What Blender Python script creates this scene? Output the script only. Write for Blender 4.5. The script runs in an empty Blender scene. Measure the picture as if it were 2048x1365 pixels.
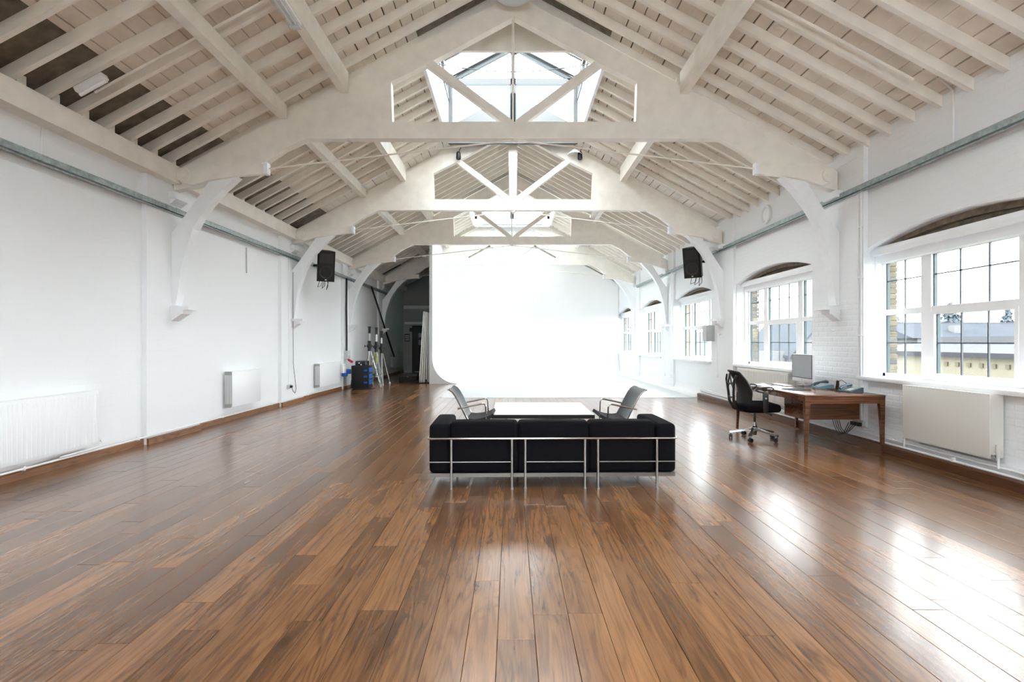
import bpy, bmesh, math, random
from mathutils import Vector, Matrix
R = random.Random(7)
C = bpy.context.scene.collection
sc = bpy.context.scene
PI = math.pi

# ------------------------------------------------------------------ camera, sky, exposure
CAMH = 1.41
F = 1024.0                      # focal length in pixels of the 2048 x 1365 frame
cam = bpy.data.cameras.new('camera'); cam.sensor_width = 36.0; cam.lens = 18.0
cam.shift_x = 2 / 2048; cam.shift_y = 1.5 / 2048; cam.clip_end = 500
camo = bpy.data.objects.new('camera', cam); C.objects.link(camo)
camo.location = (0, 0, CAMH); camo.rotation_euler = (PI / 2, 0, 0)
sc.camera = camo

world = bpy.data.worlds.new('overcast_sky'); sc.world = world; world.use_nodes = True
wn = world.node_tree.nodes; wl = world.node_tree.links
bg = wn['Background']
tc = wn.new('ShaderNodeTexCoord'); sep = wn.new('ShaderNodeSeparateXYZ'); wr = wn.new('ShaderNodeValToRGB')
wl.new(tc.outputs['Generated'], sep.inputs[0]); wl.new(sep.outputs[2], wr.inputs[0]); wl.new(wr.outputs[0], bg.inputs[0])
wr.color_ramp.elements[0].position = 0.0; wr.color_ramp.elements[0].color = (0.90, 0.95, 1.0, 1)
wr.color_ramp.elements[1].position = 0.5; wr.color_ramp.elements[1].color = (0.94, 0.97, 1.0, 1)
bg.inputs['Strength'].default_value = 10.0

vs = sc.view_settings
sc.display_settings.display_device = 'sRGB'
vs.view_transform = 'Standard'; vs.look = 'None'; vs.exposure = 0.88; vs.gamma = 1.0; vs.use_curve_mapping = False
cy = sc.cycles
cy.max_bounces = 14; cy.diffuse_bounces = 9; cy.glossy_bounces = 5; cy.transmission_bounces = 6; cy.transparent_max_bounces = 16
cy.use_denoising = True; cy.sample_clamp_indirect = 8.0; cy.caustics_reflective = False; cy.caustics_refractive = False
cy.use_light_tree = True

# ------------------------------------------------------------------ materials
def new_mat(name):
    m = bpy.data.materials.new(name); m.use_nodes = True
    return m, m.node_tree.nodes, m.node_tree.links, m.node_tree.nodes['Principled BSDF']

def mat(name, col, rough=0.5, metal=0.0, noise=0.0, nscale=8.0, bump=0.0, bscale=60.0, spec=0.5, emit=None, sheen=0.0, coat=0.0):
    m, n, l, b = new_mat(name)
    b.inputs['Base Color'].default_value = (*col, 1); b.inputs['Roughness'].default_value = rough
    b.inputs['Metallic'].default_value = metal; b.inputs['Specular IOR Level'].default_value = spec
    b.inputs['Sheen Weight'].default_value = sheen; b.inputs['Coat Weight'].default_value = coat
    if emit:
        b.inputs['Emission Color'].default_value = (*emit[0], 1); b.inputs['Emission Strength'].default_value = emit[1]
    g = n.new('ShaderNodeNewGeometry')
    if noise:
        t = n.new('ShaderNodeTexNoise'); t.inputs['Scale'].default_value = nscale; t.inputs['Detail'].default_value = 4
        l.new(g.outputs['Position'], t.inputs['Vector'])
        r = n.new('ShaderNodeValToRGB')
        r.color_ramp.elements[0].position = 0.3; r.color_ramp.elements[1].position = 0.7
        r.color_ramp.elements[0].color = (*[max(0, c * (1 - noise)) for c in col], 1)
        r.color_ramp.elements[1].color = (*[min(1, c * (1 + noise)) for c in col], 1)
        l.new(t.outputs['Fac'], r.inputs[0]); l.new(r.outputs[0], b.inputs['Base Color'])
    if bump:
        t = n.new('ShaderNodeTexNoise'); t.inputs['Scale'].default_value = bscale; t.inputs['Detail'].default_value = 3
        l.new(g.outputs['Position'], t.inputs['Vector'])
        bp = n.new('ShaderNodeBump'); bp.inputs['Distance'].default_value = 0.002; bp.inputs['Strength'].default_value = bump
        l.new(t.outputs['Fac'], bp.inputs['Height']); l.new(bp.outputs[0], b.inputs['Normal'])
    return m

def painted_brick(name, col, relief=0.4):
    """white paint over brickwork: only a fine relief of courses and lumps"""
    m, n, l, b = new_mat(name)
    b.inputs['Base Color'].default_value = (*col, 1); b.inputs['Roughness'].default_value = 0.45
    g = n.new('ShaderNodeNewGeometry'); s = n.new('ShaderNodeSeparateXYZ'); l.new(g.outputs['Position'], s.inputs[0])
    c = n.new('ShaderNodeCombineXYZ'); l.new(s.outputs[1], c.inputs[0]); l.new(s.outputs[2], c.inputs[1])
    br = n.new('ShaderNodeTexBrick'); l.new(c.outputs[0], br.inputs['Vector'])
    br.inputs['Scale'].default_value = 1.0; br.inputs['Brick Width'].default_value = 0.225; br.inputs['Row Height'].default_value = 0.075
    br.inputs['Mortar Size'].default_value = 0.006; br.inputs['Mortar Smooth'].default_value = 1.0
    t = n.new('ShaderNodeTexNoise'); t.inputs['Scale'].default_value = 9; t.inputs['Detail'].default_value = 5; l.new(g.outputs['Position'], t.inputs['Vector'])
    ma = n.new('ShaderNodeMath'); ma.operation = 'MULTIPLY_ADD'; ma.inputs[1].default_value = -0.55
    l.new(br.outputs['Fac'], ma.inputs[0]); l.new(t.outputs['Fac'], ma.inputs[2])
    bp = n.new('ShaderNodeBump'); bp.inputs['Distance'].default_value = 0.006; bp.inputs['Strength'].default_value = relief
    l.new(ma.outputs[0], bp.inputs['Height']); l.new(bp.outputs[0], b.inputs['Normal'])
    return m

def wood(name, dark, mid, light, rough=0.25, axis=1, ring=34.0, stain=0.55, plank=False, bump=0.15, coat=0.0):
    """grain drawn out along one axis; contour lines of stretched noise make the cathedral figure"""
    m, n, l, b = new_mat(name)
    g = n.new('ShaderNodeNewGeometry')
    vec = g.outputs['Position']
    at = n.new('ShaderNodeAttribute'); at.attribute_name = 'rnd'
    off = n.new('ShaderNodeVectorMath'); off.operation = 'SCALE'; off.inputs[0].default_value = (37.0, 91.0, 13.0)
    l.new(at.outputs['Fac'], off.inputs['Scale'])
    ad = n.new('ShaderNodeVectorMath'); ad.operation = 'ADD'; l.new(vec, ad.inputs[0]); l.new(off.outputs[0], ad.inputs[1])
    def stretched(across, along, detail=3, rough_=0.5, dist=0.0):
        mp = n.new('ShaderNodeVectorMath'); mp.operation = 'MULTIPLY'
        s = [across] * 3; s[axis] = along; mp.inputs[1].default_value = s
        l.new(ad.outputs[0], mp.inputs[0])
        t = n.new('ShaderNodeTexNoise'); t.inputs['Scale'].default_value = 1.0; t.inputs['Detail'].default_value = detail
        t.inputs['Roughness'].default_value = rough_; t.inputs['Distortion'].default_value = dist
        l.new(mp.outputs[0], t.inputs['Vector']); return t.outputs['Fac']
    def math_(op, a, bb=None, cc=None):
        x = n.new('ShaderNodeMath'); x.operation = op
        for i, v in enumerate((a, bb, cc)):
            if v is None: continue
            if isinstance(v, (int, float)): x.inputs[i].default_value = v
            else: l.new(v, x.inputs[i])
        return x.outputs[0]
    big = stretched(7.0, 0.55, 2, 0.45)
    rings = math_('SINE', math_('MULTIPLY', big, ring * 6.28 / 2))
    rings = math_('POWER', math_('MULTIPLY_ADD', rings, 0.5, 0.5), 2.2)
    pores = stretched(260.0, 7.0, 2, 0.6)
    pores = math_('SMOOTH_MIN', math_('MULTIPLY', math_('SUBTRACT', pores, 0.36), 5.0), 1.0, 0.1)
    tone = stretched(3.2, 0.35, 3)
    # value in 0..1
    v = math_('MULTIPLY_ADD', at.outputs['Fac'], 0.30 if plank else 0.0, 0.13 if plank else 0.25)
    v = math_('ADD', v, math_('MULTIPLY', tone, 0.55))
    v = math_('SUBTRACT', v, math_('MULTIPLY', rings, 0.14 if plank else 0.24))
    if plank:
        v = math_('ADD', v, math_('MULTIPLY', math_('SUBTRACT', stretched(38.0, 1.3, 3, 0.6, 0.3), 0.5), 0.38))
        v = math_('ADD', v, math_('MULTIPLY', math_('SUBTRACT', stretched(5.0, 1.1, 4, 0.6, 0.8), 0.5), 0.32))
    v = math_('ADD', v, math_('MULTIPLY', pores, 0.10))
    ramp = n.new('ShaderNodeValToRGB'); cr = ramp.color_ramp
    cr.elements[0].position = 0.02; cr.elements[0].color = (*dark, 1)
    cr.elements[1].position = 0.85; cr.elements[1].color = (*light, 1)
    e = cr.elements.new(0.42); e.color = (*mid, 1)
    l.new(v, ramp.inputs[0])
    col = ramp.outputs[0]
    if stain:
        st = stretched(8.0, 1.6, 4, 0.65, 0.6)
        sr = n.new('ShaderNodeValToRGB'); sr.color_ramp.elements[0].position = 0.56; sr.color_ramp.elements[1].position = 0.72
        sr.color_ramp.elements[0].color = (0, 0, 0, 1); sr.color_ramp.elements[1].color = (stain,) * 3 + (1,)
        l.new(st, sr.inputs[0])
        mx = n.new('ShaderNodeMix'); mx.data_type = 'RGBA'; l.new(sr.outputs[0], mx.inputs[0]); l.new(col, mx.inputs[6])
        mx.inputs[7].default_value = (dark[0] * 0.8, dark[1] * 0.9, dark[2] * 1.1, 1); col = mx.outputs[2]
    l.new(col, b.inputs['Base Color'])
    rr = math_('MULTIPLY_ADD', tone, 0.16, rough - 0.08)
    l.new(rr, b.inputs['Roughness']); b.inputs['Coat Weight'].default_value = coat; b.inputs['Coat Roughness'].default_value = 0.20
    if bump:
        bp = n.new('ShaderNodeBump'); bp.inputs['Strength'].default_value = bump; bp.inputs['Distance'].default_value = 0.001
        l.new(math_('SUBTRACT', pores, rings), bp.inputs['Height']); l.new(bp.outputs[0], b.inputs['Normal'])
    return m

def glass_mat(name, refl=0.06, tint=(0.97, 0.985, 0.98)):
    m, n, l, b = new_mat(name); n.remove(b)
    t = n.new('ShaderNodeBsdfTransparent'); t.inputs[0].default_value = (*tint, 1)
    gl = n.new('ShaderNodeBsdfGlossy'); gl.inputs['Roughness'].default_value = 0.02
    lw = n.new('ShaderNodeLayerWeight'); pw = n.new('ShaderNodeMath'); pw.operation = 'POWER'; pw.inputs[1].default_value = 5.0
    l.new(lw.outputs['Facing'], pw.inputs[0]); fr = n.new('ShaderNodeMath'); fr.operation = 'MULTIPLY_ADD'; fr.inputs[1].default_value = 0.45; fr.inputs[2].default_value = 0.03
    l.new(pw.outputs[0], fr.inputs[0])
    mx = n.new('ShaderNodeMixShader'); l.new(fr.outputs[0], mx.inputs[0]); l.new(t.outputs[0], mx.inputs[1]); l.new(gl.outputs[0], mx.inputs[2])
    l.new(mx.outputs[0], n['Material Output'].inputs[0]); return m

M = dict(
    wall=painted_brick('white_painted_brick', (0.845, 0.868, 0.89)),
    wallsmooth=painted_brick('smooth_white_painted_brick', (0.845, 0.868, 0.89), 0.13),
    walldim=painted_brick('dimmed_painted_brick', (0.40, 0.40, 0.395), 0.3),  # dim light of the alley put into the wall colour as grey
    white=mat('white_gloss_paint', (0.86, 0.88, 0.90), 0.35, noise=0.02),
    cyc=mat('white_matt_cyclorama_paint', (0.90, 0.905, 0.91), 0.5, noise=0.01, nscale=2),
    alframe=mat('grey_lantern_frame', (0.065, 0.068, 0.07), 0.4),
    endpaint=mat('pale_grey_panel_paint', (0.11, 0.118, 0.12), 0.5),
    floorpaint=mat('pale_grey_white_floor_paint', (0.70, 0.73, 0.75), 0.4, noise=0.02),
    edgepaint=mat('pale_grey_panel_edge', (0.66, 0.68, 0.69), 0.5),
    upvc=mat('white_window_plastic', (0.88, 0.89, 0.90), 0.25),
    cream=mat('cream_timber_paint', (0.85, 0.815, 0.75), 0.45, noise=0.05, nscale=5, bump=0.3, bscale=30),
    board=mat('cream_roof_board_paint', (0.78, 0.725, 0.645), 0.5, noise=0.10, nscale=3, bump=0.35, bscale=40),
    deck=mat('dark_roof_underlay', (0.21, 0.185, 0.15), 0.9, noise=0.3),
    soffit=mat('bare_brick_soffit', (0.20, 0.165, 0.12), 0.85, noise=0.3, nscale=14, bump=0.6),
    brick=mat('yellow_stock_brick', (0.125, 0.108, 0.078), 0.85, noise=0.4, nscale=7, bump=0.6, spec=0.0),
    brick2=mat('grey_stock_brick', (0.085, 0.08, 0.075), 0.85, noise=0.3, nscale=9, bump=0.6, spec=0.0),
    mortar=mat('grey_mortar', (0.26, 0.25, 0.23), 0.9, noise=0.15),
    floor=wood('oiled_oak_planks', (0.026, 0.0115, 0.0055), (0.112, 0.047, 0.0168), (0.29, 0.134, 0.050), 0.25, 1, plank=True, bump=0.04, coat=0.4, stain=0.7, ring=26),
    sub=mat('dark_subfloor', (0.02, 0.012, 0.008), 0.9, noise=0.2),  # the subfloor's own near-black brown, showing in the plank joints
    skirt=wood('stained_oak_skirting', (0.06, 0.024, 0.010), (0.20, 0.085, 0.032), (0.33, 0.155, 0.062), 0.35, 1, stain=0.3),
    skirtdark=wood('dark_oak_skirting', (0.035, 0.014, 0.007), (0.09, 0.036, 0.015), (0.15, 0.065, 0.027), 0.35, 1, stain=0.3),
    rosewood=wood('rosewood_veneer', (0.024, 0.008, 0.005), (0.085, 0.030, 0.013), (0.20, 0.082, 0.032), 0.18, 0, ring=20, stain=0.3),
    galv=mat('galvanised_steel', (0.36, 0.42, 0.42), 0.45, 0.7, noise=0.25, nscale=20),
    pipe=mat('white_pipe_paint', (0.84, 0.85, 0.86), 0.3),
    radiator=mat('cream_radiator_enamel', (0.70, 0.69, 0.65), 0.35),
    radwhite=mat('white_radiator_enamel', (0.845, 0.868, 0.89), 0.35),
    radgrille=mat('grey_radiator_grille', (0.35, 0.36, 0.34), 0.5, 0.3),
    fabric=mat('black_wool_fabric', (0.0035, 0.0034, 0.0052), 0.9, noise=0.3, nscale=60, bump=0.4, bscale=400, spec=0.15),
    chrome=mat('chromed_steel', (0.52, 0.52, 0.51), 0.16, 1.0),
    satin=mat('satin_steel', (0.36, 0.355, 0.34), 0.33, 1.0),
    basemetal=mat('dull_steel', (0.20, 0.19, 0.175), 0.4, 1.0),
    alu=mat('polished_aluminium', (0.50, 0.51, 0.53), 0.25, 1.0),
    leather=mat('dark_grey_leather', (0.035, 0.045, 0.052), 0.42, bump=0.3, bscale=180),
    black=mat('black_plastic', (0.012, 0.012, 0.013), 0.4),
    blackm=mat('matt_black', (0.010, 0.010, 0.011), 0.75, bump=0.2, bscale=120),
    mesh=mat('black_mesh_cloth', (0.016, 0.016, 0.018), 0.85, bump=0.5, bscale=600),
    tabletop=mat('white_laminate', (0.90, 0.915, 0.915), 0.12),
    glass=glass_mat('window_glass', tint=(0.925, 0.935, 0.93)), skyglass=glass_mat('lantern_glass'),
    lead=mat('dark_glazing_strip', (0.055, 0.06, 0.07), 0.5),
    gasket=mat('dark_gasket', (0.03, 0.06, 0.065), 0.5),
    screen=mat('grey_switched_off_screen', (0.30, 0.32, 0.33), 0.3, noise=0.04, nscale=2),
    bezel=mat('dark_screen_bezel', (0.05, 0.052, 0.055), 0.3),
    whiteplastic=mat('white_plastic', (0.86, 0.87, 0.88), 0.3),
    paper=mat('white_paper', (0.90, 0.90, 0.90), 0.8),
    phone=mat('slate_blue_phone_plastic', (0.045, 0.075, 0.095), 0.4),
    phonelight=mat('light_blue_phone_plastic', (0.13, 0.24, 0.30), 0.35),
    blue=mat('blue_connector_plastic', (0.01, 0.10, 0.42), 0.35),
    red=mat('red_plastic', (0.55, 0.02, 0.05), 0.4),
    yellow=mat('yellow_green_tape', (0.55, 0.62, 0.03), 0.5),
    greybox=mat('grey_enclosure_paint', (0.50, 0.53, 0.53), 0.45),
    darkdoor=mat('black_door_paint', (0.018, 0.017, 0.017), 0.45),
    exit=mat('green_exit_sign', (0.0, 0.3, 0.12), 0.4, emit=((0.0, 0.75, 0.30), 0.7)),
    polyb=mat('white_polystyrene', (0.84, 0.84, 0.82), 0.8, bump=0.3, bscale=200),
    diffuser=mat('clear_prismatic_diffuser', (0.70, 0.71, 0.70), 0.25),
    tube=mat('white_fluorescent_tube', (0.92, 0.92, 0.92), 0.2),
    lampgrey=mat('pale_green_grey_plastic', (0.55, 0.57, 0.50), 0.4),
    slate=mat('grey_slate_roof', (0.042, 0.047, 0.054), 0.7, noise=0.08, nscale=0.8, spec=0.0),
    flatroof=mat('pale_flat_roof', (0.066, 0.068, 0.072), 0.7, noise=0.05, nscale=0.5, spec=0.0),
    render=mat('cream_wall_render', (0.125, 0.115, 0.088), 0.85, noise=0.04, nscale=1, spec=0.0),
    renderdark=mat('buff_vent_brick', (0.085, 0.075, 0.056), 0.85, spec=0.0),
    gutter=mat('grey_gutter', (0.030, 0.030, 0.034), 0.5, spec=0.0),
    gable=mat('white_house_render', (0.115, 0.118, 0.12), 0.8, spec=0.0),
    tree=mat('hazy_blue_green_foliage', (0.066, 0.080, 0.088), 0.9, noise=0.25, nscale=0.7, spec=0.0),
    bark=mat('grey_bark', (0.05, 0.05, 0.05), 0.9, spec=0.0),
    grass=mat('dull_green_grass', (0.055, 0.068, 0.055), 0.9, noise=0.2, nscale=0.3, spec=0.0),
)

# ------------------------------------------------------------------ helpers
class MB:
    """collects geometry; build() links it as one mesh object"""
    def __init__(s): s.v = []; s.f = []; s.sm = []
    def add(s, vs_, fs, smooth=False, mtx=None):
        o = len(s.v)
        for p in vs_: s.v.append(tuple(mtx @ Vector(p)) if mtx else tuple(p))
        for q in fs: s.f.append(tuple(o + i for i in q)); s.sm.append(smooth)
        return s
    def box(s, x0, x1, y0, y1, z0, z1, mtx=None):
        if x0 > x1: x0, x1 = x1, x0
        if y0 > y1: y0, y1 = y1, y0
        if z0 > z1: z0, z1 = z1, z0
        return s.add([(x0, y0, z0), (x1, y0, z0), (x1, y1, z0), (x0, y1, z0), (x0, y0, z1), (x1, y0, z1), (x1, y1, z1), (x0, y1, z1)],
                     [(3, 2, 1, 0), (4, 5, 6, 7), (0, 1, 5, 4), (1, 2, 6, 5), (2, 3, 7, 6), (3, 0, 4, 7)], mtx=mtx)
    def rbox(s, x0, x1, y0, y1, z0, z1, r=0.02, seg=3, mtx=None, puff=0.0):
        t = bmesh.new(); bmesh.ops.create_cube(t, size=1.0)
        if puff: bmesh.ops.subdivide_edges(t, edges=t.edges[:], cuts=3, use_grid_fill=True)
        sx, sy, sz = abs(x1 - x0), abs(y1 - y0), abs(z1 - z0); cx, cy_, cz = (x0 + x1) / 2, (y0 + y1) / 2, (z0 + z1) / 2
        for v in t.verts: v.co = Vector((v.co.x * sx, v.co.y * sy, v.co.z * sz))
        ed = [e for e in t.edges if len(e.link_faces) == 2 and e.calc_face_angle(0) > 0.5]
        bmesh.ops.bevel(t, geom=ed, offset=r, segments=seg, profile=0.5, affect='EDGES')
        if puff:
            for v in t.verts:
                u = [v.co.x / sx * 2, v.co.y / sy * 2, v.co.z / sz * 2]
                for i in range(3):
                    a, b2 = [u[j] for j in range(3) if j != i]
                    k = max(0, 1 - a * a) * max(0, 1 - b2 * b2)
                    v.co[i] += puff * k * (1 if u[i] > 0.9 else -1 if u[i] < -0.9 else 0)
        t.verts.index_update()
        s.add([(v.co.x + cx, v.co.y + cy_, v.co.z + cz) for v in t.verts], [[v.index for v in f.verts] for f in t.faces], True, mtx)
        t.free(); return s
    def prism(s, poly, axis, a, b, mtx=None, smooth=False):
        """2-D polygon (the two other axes in x,y,z order) extruded along axis from a to b"""
        def P(p, t):
            if axis == 'x': return (t, p[0], p[1])
            if axis == 'y': return (p[0], t, p[1])
            return (p[0], p[1], t)
        n = len(poly)
        vs_ = [P(p, a) for p in poly] + [P(p, b) for p in poly]
        fs = [tuple(range(n)), tuple(range(2 * n - 1, n - 1, -1))]
        s.add(vs_, fs, False, mtx)
        return s.add(vs_, [(i, (i + 1) % n, n + (i + 1) % n, n + i) for i in range(n)], smooth, mtx)
    def cyl(s, p0, p1, r0, r1=None, n=12, mtx=None, caps=True):
        r1 = r0 if r1 is None else r1
        p0, p1 = Vector(p0), Vector(p1); d = (p1 - p0).normalized()
        u = d.orthogonal().normalized(); w = d.cross(u)
        vs_ = []
        for p, r in ((p0, r0), (p1, r1)):
            for i in range(n):
                a = 2 * PI * i / n; vs_.append(p + (u * math.cos(a) + w * math.sin(a)) * r)
        s.add(vs_, [(i, (i + 1) % n, n + (i + 1) % n, n + i) for i in range(n)], True, mtx)
        if caps: s.add(vs_, [tuple(range(n - 1, -1, -1)), tuple(range(n, 2 * n))], False, mtx)
        return s
    def tube(s, pts, r, n=8, mtx=None):
        pts = [Vector(p) for p in pts]; rings = []
        d0 = (pts[1] - pts[0]).normalized(); u = d0.orthogonal().normalized()
        for i, p in enumerate(pts):
            a = pts[max(0, i - 1)]; b = pts[min(len(pts) - 1, i + 1)]
            d = (b - a).normalized(); u = (u - d * u.dot(d)).normalized(); w = d.cross(u)
            rr = r[i] if isinstance(r, (list, tuple)) else r
            rings.append([p + (u * math.cos(2 * PI * k / n) + w * math.sin(2 * PI * k / n)) * rr for k in range(n)])
        vs_ = [q for ring in rings for q in ring]; fs = []
        for i in range(len(pts) - 1):
            for k in range(n): fs.append((i * n + k, i * n + (k + 1) % n, (i + 1) * n + (k + 1) % n, (i + 1) * n + k))
        s.add(vs_, fs, True, mtx)
        L = len(pts) - 1
        return s.add(vs_, [tuple(range(n - 1, -1, -1)), tuple(L * n + k for k in range(n))], False, mtx)
    def lathe(s, prof, c=(0, 0, 0), n=24, mtx=None):
        vs_ = []
        for r, z in prof:
            for k in range(n): vs_.append((c[0] + r * math.cos(2 * PI * k / n), c[1] + r * math.sin(2 * PI * k / n), c[2] + z))
        fs = [(i * n + k, i * n + (k + 1) % n, (i + 1) * n + (k + 1) % n, (i + 1) * n + k) for i in range(len(prof) - 1) for k in range(n)]
        return s.add(vs_, fs, True, mtx)
    def sheet(s, rows, thick, mtx=None):
        """grid of points given a thickness along its normals"""
        nr, nc = len(rows), len(rows[0]); P = [[Vector(p) for p in r] for r in rows]
        N = [[None] * nc for _ in range(nr)]
        for i in range(nr):
            for j in range(nc):
                a = P[min(i + 1, nr - 1)][j] - P[max(i - 1, 0)][j]; b = P[i][min(j + 1, nc - 1)] - P[i][max(j - 1, 0)]
                N[i][j] = a.cross(b).normalized()
        vs_ = [P[i][j] + N[i][j] * thick / 2 for i in range(nr) for j in range(nc)] + [P[i][j] - N[i][j] * thick / 2 for i in range(nr) for j in range(nc)]
        o = nr * nc; fs = []
        for i in range(nr - 1):
            for j in range(nc - 1):
                q = (i * nc + j, i * nc + j + 1, (i + 1) * nc + j + 1, (i + 1) * nc + j)
                fs.append(tuple(reversed(q))); fs.append(tuple(o + k for k in q))
        for i in range(nr - 1):
            for j in (0, nc - 1): fs.append((i * nc + j, (i + 1) * nc + j, o + (i + 1) * nc + j, o + i * nc + j))
        for j in range(nc - 1):
            for i in (0, nr - 1): fs.append((i * nc + j, i * nc + j + 1, o + i * nc + j + 1, o + i * nc + j))
        return s.add(vs_, fs, True, mtx)
    def mesh(s, name, m, org=(0, 0, 0)):
        me = bpy.data.meshes.new(name)
        me.from_pydata([(p[0] - org[0], p[1] - org[1], p[2] - org[2]) for p in s.v], [], s.f)
        me.polygons.foreach_set('use_smooth', s.sm)
        bm = bmesh.new(); bm.from_mesh(me)
        bmesh.ops.remove_doubles(bm, verts=bm.verts, dist=1e-6); bmesh.ops.recalc_face_normals(bm, faces=bm.faces)
        bm.to_mesh(me); bm.free()
        if any(s.sm): me.set_sharp_from_angle(angle=math.radians(42))
        me.materials.append(m); return me
    def build(s, name, m, parent=None, loc=None):
        """with a parent: coordinates are world ones minus the parent's place (unless the parent is 'local')"""
        org = (0, 0, 0)
        if parent is not None and not root_of(parent).get('_local'): org = wloc(parent)
        if parent is None and loc is not None: org = loc
        o = bpy.data.objects.new(name, s.mesh(name, m, org)); C.objects.link(o)
        if parent is not None: o.parent = parent
        elif loc is not None: o.location = loc
        return o

def root_of(o):
    while o.parent is not None: o = o.parent
    return o
def wloc(o):
    p = Vector((0, 0, 0))
    while o is not None: p = p + o.location; o = o.parent
    return p
LOCALS = []
def tag(o, label=None, cat=None, group=None, kind=None):
    for k, v in (('label', label), ('category', cat), ('group', group), ('kind', kind)):
        if v: o[k] = v
    return o
def thing(name, loc, label, cat, group=None, rz=0.0, local=False, kind=None):
    o = bpy.data.objects.new(name, None); C.objects.link(o); o.location = loc; o.rotation_euler = (0, 0, rz); o.empty_display_size = 0.1
    if local: o['_local'] = 1; LOCALS.append(o)
    return tag(o, label, cat, group, kind)
def copy_tree(o, parent=None):
    c = o.copy(); C.objects.link(c)
    if parent is not None: c.parent = parent
    for ch in [k for k in bpy.data.objects if k.parent == o and k != c]: copy_tree(ch, c)
    if c.get('_local'): LOCALS.append(c)
    return c
def at(x, y, d):
    """pixel of the photograph at depth d -> place in the room"""
    return ((x - 1022) * d / F, d, CAMH + (684 - y) * d / F)
def rnd_attr(o, val=None):
    me = o.data; a = me.attributes.new('rnd', 'FLOAT', 'FACE')
    a.data.foreach_set('value', [R.random() if val is None else val] * len(me.polygons) if val is not None else [R.random()] * len(me.polygons))
def arc(p0, p1, bulge, n=8):
    return [p0]

# ------------------------------------------------------------------ the room's measures
XL, XLP = -5.05, -4.98          # left wall, its pilasters
XR, XRP = 4.88, 4.82            # right wall, its pilasters
Y0, Y1 = -4.5, 24.0
XC, ZR, SL = 0.045, 6.68, 0.54  # ridge line and pitch (undersides of the rafters)
TR = [7.6, 11.7, 15.8, 19.9]    # trusses
def roofz(x): return ZR - SL * abs(x - XC)
WC = [-2.5, 1.6, 5.70, 9.68, 13.82, 17.88, 22.0]   # window centres
WH = 1.40
LANT = [(-3.9, -0.9), (0.2, 3.2), (8.4, 11.35), (16.6, 19.55), (21.5, 22.7)]   # the first two and the last are unseen, added for more daylight
LW = 1.43                       # half width of the lanterns
PILW = 0.6

# ------------------------------------------------------------------ floor
fl = MB().box(XL - 0.6, XR + 0.5, Y0 - 0.2, Y1 + 0.3, -0.30, -0.021).build('floor', M['sub']); tag(fl, kind='structure')
rows = []; x = XL
while x < XR:
    w = R.choice((0.145, 0.165, 0.165, 0.18, 0.18, 0.20)); rows.append((x, min(x + w, XR))); x += w
planks = []
for (xa, xb) in rows:
    y = Y0 - R.random() * 2.0
    while y < Y1:
        ln = R.uniform(1.2, 3.2); planks.append((xa, xb, max(y, Y0), min(y + ln, Y1))); y += ln
def seen(p):
    xa, xb, ya, yb = p
    nx = min(abs(xa), abs(xb))
    return yb > 2.1 and nx < yb * 1.02 and not (xa > -1.8 and ya > 13.2)
vis = sorted([p for p in planks if seen(p)], key=lambda p: math.hypot((p[0] + p[1]) / 2, max(p[2], 2.0)))
nearp, farp = vis[:298], [p for p in planks if p not in set(vis[:298])]
def plank_geo(mb, p):
    xa, xb, ya, yb = p; g = 0.0009; e = 0.0016; h = R.uniform(-0.0006, 0.0004)
    xa += g; xb -= g; ya += g; yb -= g
    v = [(xa, ya, -0.02), (xb, ya, -0.02), (xb, yb, -0.02), (xa, yb, -0.02), (xa, ya, h - e), (xb, ya, h - e), (xb, yb, h - e), (xa, yb, h - e),
         (xa + e, ya + e, h), (xb - e, ya + e, h), (xb - e, yb - e, h), (xa + e, yb - e, h)]
    mb.add(v, [(8, 9, 10, 11), (4, 5, 9, 8), (5, 6, 10, 9), (6, 7, 11, 10), (7, 4, 8, 11), (0, 1, 5, 4), (1, 2, 6, 5), (2, 3, 7, 6), (3, 0, 4, 7)])
def raw(mb, name, m, parent):
    me = bpy.data.meshes.new(name); me.from_pydata(mb.v, [], mb.f); me.materials.append(m); me.update()
    o = bpy.data.objects.new(name, me); C.objects.link(o); o.parent = parent; return o
for p in nearp:
    mb = MB(); plank_geo(mb, p); o = raw(mb, 'plank', M['floor'], fl)
    a = o.data.attributes.new('rnd', 'FLOAT', 'FACE'); a.data.foreach_set('value', [R.random()] * len(o.data.polygons))
mb = MB(); vals = []
for p in farp:
    k = len(mb.f); plank_geo(mb, p); vals += [R.random()] * (len(mb.f) - k)
o = raw(mb, 'far_planking', M['floor'], fl); tag(o, kind='stuff')
a = o.data.attributes.new('rnd', 'FLOAT', 'FACE'); a.data.foreach_set('value', vals)

# ------------------------------------------------------------------ walls
wlft = MB().box(XL - 0.75, XL, Y0, Y1, -0.02, 3.72).build('wall_left', M['wallsmooth']); tag(wlft, kind='structure')
for d in [-0.6, 3.5] + TR:
    MB().box(XL - 0.02, XLP, d - PILW, d + PILW, 0, 3.72).build('pilaster', M['wallsmooth'], wlft)
    MB().box(XL - 0.02, XLP + 0.10, d - 0.16, d + 0.16, 3.50, 3.60).prism([(XL, 3.36), (XLP + 0.10, 3.50), (XL, 3.50)], 'y', d - 0.13, d + 0.13).build('corbel', M['wall'], wlft)

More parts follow.
